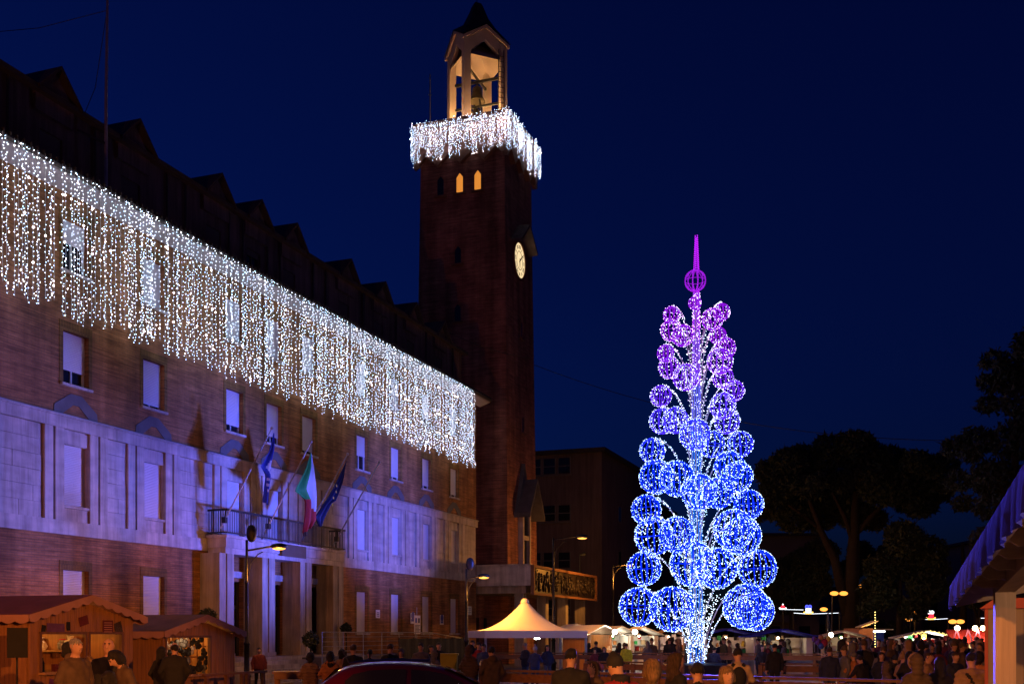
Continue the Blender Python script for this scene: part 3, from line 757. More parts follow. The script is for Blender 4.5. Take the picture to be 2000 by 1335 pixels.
def roof(m):
    a = BR + .2; top = 45.1; e = ZEV - .08
    prof = [(.0, 0), ]
    base = []
    for x, y, z in ((-a, -a, e), (0, -a, 43.1), (a, -a, e), (a, 0, 43.1), (a, a, e), (0, a, 43.1), (-a, a, e), (-a, 0, 43.1)): base.append(Vector((x, y, z)))
    l1 = [Vector((p.x * (.66 if i % 2 else .56), p.y * (.66 if i % 2 else .56), 43.3)) for i, p in enumerate(base)]
    l2 = [Vector((p.x * (.44 if i % 2 else .34), p.y * (.44 if i % 2 else .34), 44.1)) for i, p in enumerate(base)]
    l3 = [Vector((p.x * .17, p.y * .17, top)) for p in base]; l4 = [Vector((p.x * .12, p.y * .12, top + .18)) for p in base]
    L_ = base + l1 + l2 + l3 + l4
    m.add(L_, [(r * 8 + i, r * 8 + (i + 1) % 8, (r + 1) * 8 + (i + 1) % 8, (r + 1) * 8 + i) for r in range(4) for i in range(8)] + [tuple(range(32, 40))])
rf = part('roof', 'roof_dark', bf, roof)
part('spike', 'iron', rf, lambda m: m.tube([(0, 0, 45.2), (0, 0, 46.6)], .03, 6))
part('ceiling', 'plaster', bf, lambda m: m.add([(-BR, -BR, 40.9), (BR, -BR, 40.9), (BR, BR, 40.9), (-BR, BR, 40.9), (0, 0, 42.6)], [(0, 1, 4), (1, 2, 4), (2, 3, 4), (3, 0, 4)]))
part('floor_slab', 'plaster', bf, lambda m: m.bx(-BR - .1, BR + .1, -BR - .1, BR + .1, 36.205, 36.3))
def bellprof(s): return [(0, .0), (.16 * s, -.02 * s), (.26 * s, -.1 * s), (.30 * s, -.4 * s), (.36 * s, -.65 * s), (.48 * s, -.85 * s), (.50 * s, -.92 * s), (.44 * s, -.92 * s)]
bfr = part('bell_frame', 'iron', bf, lambda m: (m.beam((-BR + .2, -BR + .2, 39.9), (BR - .2, BR - .2, 39.9), .14, .18), m.beam((-BR + .2, BR - .2, 40.15), (BR - .2, -BR + .2, 40.15), .12, .16), m.beam((-BR + .2, -BR + .2, 38.2), (BR - .2, BR - .2, 38.2), .12, .14), m.beam((-BR + .2, BR - .2, 37.4), (BR - .2, -BR + .2, 37.4), .12, .14), m.beam((-.8, 0, 37.4), (0, 0, 39.9), .09, .1), m.beam((.8, 0, 37.4), (0, 0, 39.9), .09, .1)))
part('bell', 'bronze', bf, lambda m: m.lathe(bellprof(1.15), (0, 0, 39.6), 20), True); part('bell', 'bronze', bf, lambda m: m.lathe(bellprof(.85), (.1, .0, 38.1), 18), True)
part('ladder', 'iron', bf, lambda m: (m.beam((-BR - .05, -BR + .25, 36.4), (-BR - .05, -BR + .25, 41.6), .04, .04), m.beam((-BR - .05, -BR + .65, 36.4), (-BR - .05, -BR + .65, 41.6), .04, .04)) and [m.beam((-BR - .05, -BR + .25, 36.6 + k * .35), (-BR - .05, -BR + .65, 36.6 + k * .35), .03, .03) for k in range(14)] and None)
for x, y in ((-1.15, -1.15), (1.15, -1.15), (-1.15, 1.15), (1.15, 1.15)):
    fx = part('floodlight', 'black_paint', bf, lambda m: m.rbox((x * .62, y * .62, 36.38), (.25, .25, .1), R(45)))
    lamp('belfry_lamp', (x * .62, y * .62, 36.65), (1., .52, .17), 260, .12, bf)
for x, y in ((-1, 0), (1, 0), (0, -1), (0, 1)):      # uplights outside the pillars
    q = BR + .75
    part('floodlight', 'black_paint', bf, lambda m: m.rbox((x * q, y * q, 36.28), (.22, .22, .12)))
    lamp('belfry_lamp', (x * q, y * q, 36.5), (1., .48, .13), 260, .1, bf)
# small masts on the parapet
for px, y0, y1 in ((840, 145, 225), (1013, 232, 262)):
    t = thing('antenna', 'thin antenna on the tower parapet, ' + ('left of the belfry' if px < 900 else 'right of the belfry'), 'antenna', (0, 0, 0))
    Y = 76.5 if px < 900 else 77.5
    a, e = W(px, y1 + 20, Y), W(px, y0, Y); t.location = (a[0], a[1], 36.2)
    part('rod', 'iron', t, lambda m: (m.tube([(0, 0, -.0), (0, 0, e[2] - 36.2)], .04, 6), m.bx(-.15, .15, -.02, .02, (e[2] - 36.2) * .7, (e[2] - 36.2) * .7 + .04)))

# garland of lights round the tower head --------------------------------
gar = fthing('light_garland', 'thick garland of white icicle lights round the tower head', 'christmas lights', TS0 + .9 * TW / 2, -1.03 * TW / 2, 0); gar.scale = (.9, 1.03, 1)
def gstring(seed, length):
    r = random.Random(seed); pts = []; rad = []; mi = []; z = 0.
    while z < length:
        pts.append((r.gauss(0, .05), r.gauss(0, .05), -z)); q = r.random()
        rad.append(.035 if q < .015 else .017 if q < .10 else .0115); mi.append(3 if q < .16 else 1 if q < .55 else 2); z += .075 * r.uniform(.5, 1.5)
    b = MB(); b.tube([(0, 0, 0), (0, 0, -length)], .006, 3, 0, False); b.leds(pts, rad, mi); return b.mesh('light_string', ['white_paint', 'led_cyan', 'led_white', 'led_warm'])
gv = [gstring(50 + k, 1.45 + .11 * ((k * 5) % 11)) for k in range(14)]
ho = hp + .16; rg = random.Random(5); cnt = 0
for f in (0, 3, 1, 2):
    rot = Matrix.Rotation(f * math.pi / 2, 4, 'Z'); x = -ho
    step = {0: .21, 3: .115, 1: .4, 2: .4}[f]
    while x < ho:
        p = rot @ Vector((x, -ho + rg.uniform(-.12, .12), 36.12 + rg.uniform(-.2, .16)))
        o = obj('light_string', gv[rg.randrange(14)], gar); o.location = p; o.rotation_euler = (0, 0, rg.uniform(0, 6)); x += step * rg.uniform(.6, 1.4); cnt += 1
print('garland strings', cnt)
# net of lights lying over the parapet top
for f in range(4):
    rot = Matrix.Rotation(f * math.pi / 2, 4, 'Z'); pts = []; rad = []; mi = []
    for k in range({0: 350, 3: 600, 1: 200, 2: 200}[f]):
        u = rg.random(); a = rg.uniform(-1, 1)
        e = BR + .5 + (ho - BR - .5) * u; z = 36.32 + .12 * rg.random() - .62 * max(0, (u - .55) / .45) ** 2
        pts.append(tuple(rot @ Vector((a * e, -e, z)))); q = rg.random(); rad.append(.03 if q < .03 else .012); mi.append(2 if q < .2 else 0 if q < .6 else 1)
    b = MB(); b.leds(pts, rad, mi); b.build('light_net', ['led_cyan', 'led_white', 'led_warm'], gar)['kind'] = 'stuff'
    part('wire_frame', 'iron', gar, lambda m: (m.tube([rot @ Vector((-ho, -ho, 35.75)), rot @ Vector((ho, -ho, 35.75))], .02, 5), [m.tube([rot @ Vector((q * ho / 3, -ho, 35.75)), rot @ Vector((q * hp / 3, -hp, 36.1))], .02, 4) for q in (-3, -1, 1, 3)] and None))

# canopy with the relief frieze at the foot of the tower
can = fthing('canopy_block', 'projecting canopy with a long bronze relief frieze below the tower', 'canopy', 0, 0, 0)
cs0, cs1, cn = .25, 14.2, 3.45; cz0, cz1 = fac(1035, 1160, cn)[1], fac(1035, 1103, cn)[1]
part('slab', 'travertine', can, lambda m: m.fb(cs0, cs1, -1, cn, cz0 + .55, cz1))
part('underside', 'travertine_old', can, lambda m: m.fb(cs0 + .3, cs1 - .3, -1, cn - .4, cz0 + .1, cz0 + .545))
part('parapet_rail', 'travertine', can, lambda m: (m.fb(cs0 - .06, cs0 + .3, -1, cn + .02, cz1 + .003, cz1 + .1)))
part('frieze_frame', 'terracotta', can, lambda m: (m.fb(cs0, cs1, cn + .004, cn + .22, cz1 - .13, cz1 + .04), m.fb(cs0, cs1, cn + .004, cn + .22, cz0 - .02, cz0 + .12), m.fb(cs0, cs0 + .22, cn + .004, cn + .22, cz0 + .122, cz1 - .132), m.fb(cs1 - .2, cs1, cn + .004, cn + .22, cz0 + .122, cz1 - .132)))
part('relief_ground', 'relief_bronze', can, lambda m: m.fb(cs0 + .2, cs1 - .2, cn + .004, cn + .06, cz0 + .1, cz1 - .1))
rr = random.Random(9); b = MB()
for k in range(150):     # crowded upright figures of the relief
    s = rr.uniform(cs0 + .4, cs1 - .4); z = cz0 + .2 + rr.random() * .75; h = rr.uniform(.3, .65); wd = rr.uniform(.05, .12)
    b.tube([(s, -cn - .08, z), (s + rr.uniform(-.08, .08), -cn - .12, z + h * .6), (s + rr.uniform(-.12, .12), -cn - .08, min(z + h, cz1 - .2))], [wd * .6, wd, wd * .5], 6)
    b.sphere((s + rr.uniform(-.1, .1), -cn - .1, min(z + h + .08, cz1 - .2)), wd * .8, 6, 4)
o = b.build('relief_figure', 'relief_bronze', can, True); o['kind'] = 'stuff'
for s in (1.0, 5.2, 9.5, 13.6): part('column', 'travertine_old', can, lambda m: m.fb(s - .3, s + .3, cn - 1.2, cn - .6, 0, cz0 + .1))
part('back_wall', 'tower_brick', can, lambda m: m.fb(cs0, cs1 + 2, -6, -1.2, 0, cz1 - .3))
part('shop_door', 'glass', can, lambda m: (m.fb(1.6, 3.2, -1.19, -1.1, .2, 3), m.fb(4.2, 6.5, -1.19, -1.1, .2, 3)))
t = fthing('loudspeaker_horn', 'small horn loudspeaker on a post above the relief frieze', 'loudspeaker', cs0 + 11.6, cn - .4, cz1)
part('post', 'iron', t, lambda m: m.tube([(0, 0, 0), (0, 0, 1.5)], .04, 6)); part('horn', 'iron', t, lambda m: m.tube([(0, 0, 1.4), (.25, -.3, 1.5)], [.05, .16], 8))

# ================================================================== light tree on the rink
TY = 42.0; TPX = 1360.; KM = FPX / TY
tc_ = W(TPX, HYP, TY); tree = thing('light_tree', 'giant blue and violet tree of glowing wire balls', 'christmas tree', (tc_[0], tc_[1], 0))
def tzz(py): return CAMH + (HYP - py) / KM
def grad(z):      # blue below, violet toward the tip
    t = (z - 8.2) / 6.0; t = max(0., min(1., t)); t = t * t * (3 - 2 * t)
    return t
def colmix(a, b, t): return tuple(a[i] * (1 - t) + b[i] * t for i in range(3)) + (1.,)
ROPE_B, ROPE_V = (.004, .028, 1.), (.22, .006, .62)
LED_B, LED_V = (.42, .66, 1.), (.85, .5, 1.)
ZPL = tzz(1294)
part('plinth', 'black_paint', tree, lambda m: m.lathe([(1.35, .06), (1.3, ZPL - .05), (1.2, ZPL)], (0, 0, 0), 16))
BALLS = {}
def ball_mesh(R_, thin=.8):
    key = round(R_ / .08) * .08
    if (key, thin) in BALLS: return BALLS[key, thin]
    r = random.Random(int(key * 100)); b = MB(); Nm = 12 if key < .5 else 18
    bb = []
    for k in range(Nm):
        a = 2 * math.pi * k / Nm + .1; pts = [(key * math.sin(t) * math.cos(a), key * math.sin(t) * math.sin(a), key * math.cos(t)) for t in [math.pi * i / 12 for i in range(13)]]
        b.tube(pts, .019, 4, 0, False)
        nb = int(math.pi * key / .085)
        for i in range(1, nb):
            t = math.pi * i / nb; bb.append((key * 1.01 * math.sin(t) * math.cos(a), key * 1.01 * math.sin(t) * math.sin(a), key * 1.01 * math.cos(t)))
    b.tube([(key * math.cos(a), key * math.sin(a), 0) for a in [2 * math.pi * i / 24 for i in range(25)]], .012, 4, 0, False)
    b.leds(bb, .017, 1)
    fr = b.mesh('ball', ['rope', 'rope_bulb'])
    n = int(400 * (key / .62) ** 2); pts = []; mi = []; rad = []
    for i in range(n):
        z = r.uniform(-1, 1); a = r.uniform(0, 2 * math.pi)
        q = math.sqrt(1 - z * z)
        # the net of white lights is thin over a lens-shaped opening on the side facing the square
        if -q * math.sin(a) > .66 - .25 * z * z and r.random() < thin: continue
        f = key * 1.04 + r.gauss(0, .012); pts.append((f * q * math.cos(a), f * q * math.sin(a), f * z)); u = r.random()
        mi.append(1 if u < .3 else 0); rad.append(.026 if u < .04 else .0130)
    b = MB(); b.leds(pts, rad, mi); net = b.mesh('light_net', ['led_tree', 'led_pale'])
    BALLS[key, thin] = (fr, net, key); return BALLS[key, thin]
rt = random.Random(21)
def add_ball(px, py, rp, depth=None, tier=None, lit=1.):
    R_ = rp / KM * .97; x = (px - TPX) / KM; z = tzz(py)
    Rt = tier if tier is not None else abs(x)
    y = -math.sqrt(max(Rt * Rt - x * x, 0)) if depth is None else depth
    fr, net, key = ball_mesh(R_, .82 if lit > .5 else .45); t = grad(z)
    o = obj('ball', fr, tree); o.location = (x, y, z); o.color = colmix(ROPE_B, ROPE_V, t); o.rotation_euler = (rt.uniform(-.1, .1), rt.uniform(-.1, .1), rt.uniform(-.2, .2))
    n = obj('light_net', net, o); n['kind'] = 'stuff'; n.color = colmix(LED_B, LED_V, t); n.rotation_euler = (0, 0, rt.uniform(-.35, .35))
    # curved arm from the trunk, up and over into the ball
    rad = math.hypot(x, y)
    if rad > .25:
        ux, uy = x / rad, y / rad; r0 = .18
        zA = z - 1.15 - .55 * rad; zB = z + R_ * .85
        P_ = [Vector((ux * r0, uy * r0, zA)), Vector((ux * (r0 + .12 * rad), uy * (r0 + .12 * rad), zA + (zB - zA) * .6)), Vector((ux * rad * .62, uy * rad * .62, zB + R_ * .32)), Vector((x - ux * .05, y - uy * .05, zB))]
        def bz(u): return P_[0] * (1 - u) ** 3 + P_[1] * 3 * u * (1 - u) ** 2 + P_[2] * 3 * u * u * (1 - u) + P_[3] * u ** 3
        ra = .10 + .05 * (R_ / .7); pts = []; rr_ = []; mi = []
        for k in range(int((34 + 42 * rad) * lit)):
            u = rt.random(); c = bz(u); a = rt.uniform(0, 6.28); q = ra * (1.15 - .2 * u)
            pts.append((c.x + q * math.cos(a) * -uy + q * math.sin(a) * ux * .6, c.y + q * math.cos(a) * ux + q * math.sin(a) * uy * .6, c.z + q * math.sin(a) * .8)); w_ = rt.random(); mi.append(1 if w_ < .55 else 0); rr_.append(.027 if w_ < .06 else .0135)
        b = MB(); b.tube([bz(k / 10) for k in range(11)], .02, 5, 0, False); a_ = b.build('arm', 'white_paint', tree)
        b = MB(); b.leds(pts, rr_, mi); n = b.build('light_net', ['led_tree', 'led_pale'], a_); n['kind'] = 'stuff'; n.color = colmix(LED_B, LED_V, t)
sidesL = [(1312, 615, 17), (1311, 645, 20), (1300, 690, 18), (1307, 718, 22), (1291, 773, 21), (1293, 822, 27), (1274, 880, 26), (1282, 931, 33), (1262, 995, 30), (1277, 1046, 39), (1258, 1110, 33), (1247, 1184, 38)]
sidesR = [(1409, 609, 17), (1402, 655, 18), (1416, 680, 20), (1412, 737, 20), (1433, 763, 20), (1420, 822, 27), (1446, 867, 25), (1441, 930, 28), (1462, 985, 31), (1449, 1046, 36), (1479, 1110, 36), (1474, 1193, 37)]
front = [(1353, 599, 14, .5), (1386, 632, 20, .8), (1328, 664, 20, .9), (1400, 713, 25, 1.0), (1331, 749, 27, 1.2), (1312, 830, 27, 1.35), (1402, 803, 25, 1.3), (1345, 862, 30, 1.5), (1376, 880, 24, 1.5), (1311, 944, 32, 1.7), (1411, 922, 31, 1.7),
         (1349, 973, 35, 1.9), (1386, 974, 31, 1.9), (1308, 1052, 35, 2.1), (1414, 1042, 38, 2.1), (1334, 1108, 41, 2.3), (1378, 1116, 38, 2.3), (1297, 1191, 40, 2.4), (1436, 1186, 42, 2.4)]
for a in sidesL + sidesR: add_ball(*a)
for a in front: add_ball(a[0], a[1], a[2], None, a[3], .25)
# trunk: bundle of glowing ropes inside a net of white lights
ztop = tzz(572)
def trunk_r(z): return .30 - .17 * (z - ZPL) / (ztop - ZPL)
nseg = 8
for q in range(nseg):
    z0, z1 = ZPL + (ztop - ZPL) * q / nseg, ZPL + (ztop - ZPL) * (q + 1) / nseg; t = grad((z0 + z1) / 2)
    b = MB(); pts = []
    for k in range(14):
        a = 2 * math.pi * k / 14; b.tube([(trunk_r(z0) * .9 * math.cos(a), trunk_r(z0) * .9 * math.sin(a), z0), (trunk_r(z1) * .9 * math.cos(a), trunk_r(z1) * .9 * math.sin(a), z1)], .012, 4, 0, False)
    o = b.build('trunk_rope', ['rope'], tree); o.color = colmix((.02, .17, .95), (.30, .05, .85), t)
    b = MB(); pts = []; mi = []; rad = []
    for k in range(330 if q == 0 else 120):
        z = rt.uniform(z0, z1); a = rt.uniform(0, 6.28); r_ = trunk_r(z) * rt.uniform(.95, 1.15); pts.append((r_ * math.cos(a), r_ * math.sin(a), z)); w_ = rt.random(); mi.append(1 if w_ < (.9 if q == 0 else .4) else 0); rad.append(.027 if w_ < .05 else .0135)
    b.leds(pts, rad, mi); n = b.build('light_net', ['led_tree', 'led_pale'], o); n['kind'] = 'stuff'; n.color = colmix(LED_B, LED_V, t)
# flared skirt of white lights where the lowest arms leave the trunk
b = MB(); pts = []; rad = []
for k in range(480):
    u = rt.random(); z = tzz(1262) + u * 2.0; r_ = .30 + .62 * u ** 1.5; a = rt.uniform(0, 6.28)
    if rt.random() < .3 * u: continue
    pts.append((r_ * math.cos(a), r_ * math.sin(a), z)); rad.append(.028 if rt.random() < .06 else .014)
b.leds(pts, rad, 0); b.build('skirt_light_net', ['led_pale'], tree)['kind'] = 'stuff'
# violet finial ball, spire and stem
fr, net, key = ball_mesh(.42); o = obj('finial_ball', fr, tree); o.location = (-.04, 0, tzz(548)); o.color = (.28, .01, .62, 1)
for nm, ra, rb, pa, pb, cnt in (('spire', .10, .045, 525, 460, 16), ('finial_stem', .15, .10, 640, 565, 14)):
    b = MB(); bb = []
    for k in range(7):
        a = 2 * math.pi * k / 7; p0, p1 = (ra * math.cos(a), ra * math.sin(a), tzz(pa)), (rb * math.cos(a), rb * math.sin(a), tzz(pb + (k % 3) * 3))
        b.tube([p0, p1], .010, 4, 0, False)
        for i in range(cnt): u = i / (cnt - 1); bb.append(tuple(p0[j] * (1 - u) + p1[j] * u for j in range(3)))
    b.leds(bb, .018, 1); o = b.build(nm, ['rope', 'rope_bulb'], tree); o.color = (.34, .01, .66, 1); o['kind'] = 'stuff'

# ================================================================== street lamps
def street_lamp(label, px, py_lamp, px_lamp, Y, disc=None, energy=260, scale=1., arm2=True):
    base = W(px, HYP, Y); t = thing('street_lamp', label, 'street lamp', (base[0], base[1], 0), group='orange street lamps')
    zl = CAMH + (HYP - py_lamp) / FPX * Y; xl = (px_lamp - px) / FPX * Y; ztop = zl + .02
    pole_top = ztop if disc is None else CAMH + (HYP - disc) / FPX * Y - .1
    part('pole', 'black_paint', t, lambda m: m.lathe([(.13, 0), (.13, .5), (.16, .52), (.16, .6), (.10, .64), (.09, 1.6), (.11, 1.62), (.11, 1.68), (.075, 1.72), (.06, zl * .75), (.075, zl * .75 + .02), (.075, zl * .75 + .08), (.05, zl * .75 + .12), (.045, pole_top)], (0, 0, 0), 10), True)
    part('arm', 'black_paint', t, lambda m: (m.tube([(0, 0, zl - .08), (xl * .75, 0, zl + .06)], .035, 6), m.tube([(.05, 0, zl - .95), (.12 * xl, 0, zl - .5), (.35 * xl, 0, zl - .2), (.5 * xl, 0, zl - .12)], .02, 6)))
    part('lamp_head', 'black_paint', t, lambda m: m.sphere((xl, 0, zl + .07), .3 * scale, 12, 6, 0, (1, .55, .36)), True)
    part('lens', 'sodium', t, lambda m: m.sphere((xl, 0, zl + .0), .23 * scale, 12, 6, 0, (1, .5, .28)), True)
    if disc is not None:
        zd_ = CAMH + (HYP - disc) / FPX * Y
        part('back_lamp_head', 'black_paint', t, lambda m: m.sphere((.16 * scale, 0, zd_ + .12), .30 * scale, 12, 8, 0, (.62, .25, 1)), True)
    lamp('street_light', (base[0] + xl, base[1] - .05, zl - .17), (1., .36, .05), energy, .12)
    return t
street_lamp('street lamp with a dark round second head before the town hall portico', 482, 1070, 545, 37, 1048, 340)
street_lamp('street lamp beside the corner of the town hall, left of the white tent', 911, 1127, 945, 49.2, 1106, 230)
street_lamp('tall street lamp standing before the bronze relief frieze', 1081, 1050, 1137, 53, None, 110)
street_lamp('street lamp half hidden by the left side of the light tree', 1197, 1104, 1229, 72, None, 1500)
for i, (px, py, plx, Y, lab) in enumerate(((1625, 1158, 1637, 70, 'twin-headed far street lamp before the big pine trunk'), (1683, 1144, 1680, 120, 'tiny high street lamp seen right of the big pine trunk'), (1614, 1189, 1609, 95, 'far street lamp left of the big pine trunk'),
        (1789, 1164, 1790, 110, 'higher of two far street lamps above the red and white stall'), (1786, 1197, 1789, 90, 'lower of two far street lamps above the red and white stall'), (1770, 1209, 1775, 105, 'far street lamp left of the gift light figure'), (1868, 1213, 1867, 85, 'far street lamp just above the gingerbread kiosk'))):
    base = W(px, HYP, Y); t = thing('far_street_lamp', lab, 'street lamp', (base[0], base[1], 0), group='far street lamps'); zl = CAMH + (HYP - py) / FPX * Y; xl = (plx - px) / FPX * Y
    part('pole', 'black_paint', t, lambda m: (m.tube([(0, 0, 0), (0, 0, zl + .1)], [.09, .05], 6), m.tube([(0, 0, zl + .05), (xl, 0, zl + .12)], .035, 5)))
    part('lens', 'sodium_far', t, lambda m: [m.sphere((xl + dx, 0, zl), .34 if i else .28, 10, 6, 0, (1, .7, .5)) for dx in ((0,) if i not in (0, 6) else (-.25, .35))] and None, True)
lamp('far_lamp_light', W(1637, 1166, 69.5), (1., .36, .05), 30, .2); lamp('far_lamp_light', W(1868, 1222, 84.5), (1., .36, .05), 70, .2); lamp('far_lamp_light', W(1789, 1203, 89.5), (1., .36, .05), 140, .2)
# unseen lamps on the near side: left one inferred, the others added for warm light
def near_lamp(label, x, y, h, en, col=(1., .26, .05)):
    t = thing('street_lamp', label, 'street lamp', (x, y, 0), group='orange street lamps')
    part('pole', 'black_paint', t, lambda m: m.lathe([(.13, 0), (.1, 1.6), (.06, h), (.045, h + .1)], (0, 0, 0), 10), True)
    part('arm', 'black_paint', t, lambda m: m.tube([(0, 0, h - .05), (-.9, 0, h + .06)], .035, 6)); part('lens', 'sodium', t, lambda m: m.sphere((-1.1, 0, h), .23, 10, 6, 0, (1, .5, .28)), True)
    lamp('street_light', (x - 1.1, y, h - .2), col, en, .12)
near_lamp('street lamp behind the viewer to the left', -14., 9., 5.2, 3000)
near_lamp('added unseen street lamp behind the viewer to the right', 7., -1., 5.2, 700)  # added out of view for warm light on the chalet fronts
lamp('street_light', (6., -1., 5.0), (1., .30, .06), 20000, .12, None, 'SPOT', aim((6., -1., 5.), (-9.5, 25.5, .2)), R(17), .5)  # added spot that brightens the chalet fronts
near_lamp('added unseen street lamp straight behind the viewer', -3., -2., 5.2, 200)  # added out of view, carries the spot on the crowd
lamp('street_light', (-4.1, -2., 5.0), (1., .32, .06), 11000, .12, None, 'SPOT', aim((-4.1, -2., 5.), (9., 31, .0)), R(30), .6)  # added spot that warms the crowd at the right
p2, p3 = W(945, 1133, 49.2), W(1137, 1056, 53)      # extra spots added at two lamps, aimed at the tent and the far stalls
lamp('street_light', (p2[0] - .15, p2[1] - .1, p2[2] - .1), (1., .34, .035), 900, .12, None, 'SPOT', aim(p2, (.2, 50.2, 2.3)), R(95), .6)
lamp('street_light', (p3[0], p3[1] - .1, p3[2] - .1), (1., .36, .05), 3000, .12, None, 'SPOT', aim(p3, (6.4, 59.5, 1.0)), R(62), .6)

# ================================================================== buildings behind
def block(name, label, s0, s1, n0, n1, h, wallm, cols_l, rows, win=(1.1, 1.5), front_cols=None, roofm='roof_dark', lit=()):
    """block on the street grid; flank faces the viewer's left (-s), front faces the square (+n)"""
    t = fthing(name, label, 'building', s0, n1, 0); L_ = s1 - s0; Dp = n1 - n0
    part('wall', wallm, t, lambda m: m.bx(0, L_, 0, Dp, 0, h)); part('roof', roofm, t, lambda m: m.bx(-.4, L_ + .4, -.4, Dp + .4, h + .003, h + .35))
    for (y, zz, k) in cols_l:
        w_ = part('window', 'grey_stone', t, lambda m: (m.bx(-.04, .0, y - win[0] / 2 - .1, y - win[0] / 2, zz - .1, zz + win[1] + .1), m.bx(-.04, 0, y + win[0] / 2, y + win[0] / 2 + .1, zz - .1, zz + win[1] + .1), m.bx(-.045, 0, y - win[0] / 2, y + win[0] / 2, zz + win[1] * .45, zz + win[1] * .45 + .08)))
        part('pane', 'lit_window' if k else 'glass', w_, lambda m: m.bx(-.02, -.005, y - win[0] / 2, y + win[0] / 2, zz, zz + win[1])); part('sill', 'grey_stone', w_, lambda m: m.bx(-.12, -.0, y - win[0] / 2 - .15, y + win[0] / 2 + .15, zz - .2, zz - .105))
    for (x, zz, k) in (front_cols or ()):
        w_ = part('window', 'grey_stone', t, lambda m: (m.bx(x - win[0] / 2 - .1, x - win[0] / 2, -.04, 0, zz - .1, zz + win[1] + .1), m.bx(x + win[0] / 2, x + win[0] / 2 + .1, -.04, 0, zz - .1, zz + win[1] + .1)))
        part('pane', 'lit_window' if k else 'glass', w_, lambda m: m.bx(x - win[0] / 2, x + win[0] / 2, -.02, -.005, zz, zz + win[1]))
    return t
# office block right of the tower
def ray_s(px, s):        # n where the view ray meets the plane across the street at s
    r = (px - CXP) / FPX; ax, ay = P0[0] + s * D[0], P0[1] + s * D[1]
    return (r * ay - ax) / (NV[0] - r * NV[1])
S1 = 27.0; nA = ray_s(1175, S1); top = CAMH + (HYP - 882) / FPX * fw(S1, nA)[1]
nL = ray_s(1015, S1)
cols = []
Yc = fw(S1, (nA + nL) / 2)[1]
for px in (1045, 1073, 1102):
    yy = nA - ray_s(px, S1)
    for py in (908, 1000, 1092, 1185): cols.append((yy, CAMH + (HYP - py) / FPX * Yc - .7, 0))
block('office_building', 'plain dark office block behind the clock tower', S1, S1 + 22, nL - 6, nA, top, 'far_wall', cols, 4, (1.0, 1.3), [(6, 4, 0), (6, 8, 0), (6, 12, 0), (13, 8, 0), (13, 12, 0)])
S2 = 50.; nB = ray_s(1238, S2)
block('office_annexe', 'lower dark wing behind the office block, left of the light tree', S2, S2 + 20, nB - 12, nB, CAMH + (HYP - 968) / FPX * fw(S2, nB)[1], 'far_wall_b', [], 0)
# apartment houses beyond the pines
def aptblock(name, label, px0, px1, py, Y, m_, lits, dep=14):
    a, e = W(px0, py, Y), W(px1, py, Y); t = thing(name, label, 'building', (a[0], Y, 0)); wd = e[0] - a[0]; h = a[2]
    part('wall', m_, t, lambda m: m.bx(0, wd, 0, dep, 0, h)); part('roof', 'roof_dark', t, lambda m: m.bx(-.5, wd + .5, -.5, dep + .5, h + .002, h + .3))
    nx = max(2, int(wd / 3.2)); nz = max(1, int(h / 3.4)); k = 0
    for i in range(nx):
        for j in range(nz):
            x = (i + .5) * wd / nx; z = 1.2 + j * 3.3
            w_ = part('window', 'grey_stone', t, lambda m: (m.bx(x - .75, x - .62, -.05, 0, z - .1, z + 1.7), m.bx(x + .62, x + .75, -.05, 0, z - .1, z + 1.7), m.bx(x - .62, x + .62, -.1, 0, z - .12, z - .02)))
            part('pane', 'lit_window' if k in lits else 'glass', w_, lambda m: m.bx(x - .62, x + .62, -.03, -.005, z, z + 1.6)); k += 1
    for j in range(1, nz): part('balcony', 'grey_stone', t, lambda m: m.bx(.4, wd * .55, -1.0, -.0, j * 3.3 - .1, j * 3.3 + .9))
aptblock('apartment_house', 'dark apartment house with one lit window right of the light tree', 1484, 1600, 1046, 120, 'far_wall_b', (9,))
aptblock('apartment_house', 'dim low house far behind the pine with a pale wall', 1712, 1800, 1180, 125, 'far_wall', ())
aptblock('apartment_house', 'dim apartment house beyond the red and white stall', 1800, 1905, 1130, 130, 'far_wall_b', (6,))
aptblock('apartment_house', 'dark house far back under the right-hand pine', 1900, 2040, 1060, 120, 'far_wall_b', (3,))
aptblock('apartment_house', 'dark house at the street end between light tree and big pine trunk', 1560, 1690, 1150, 150, 'far_wall_b', ())

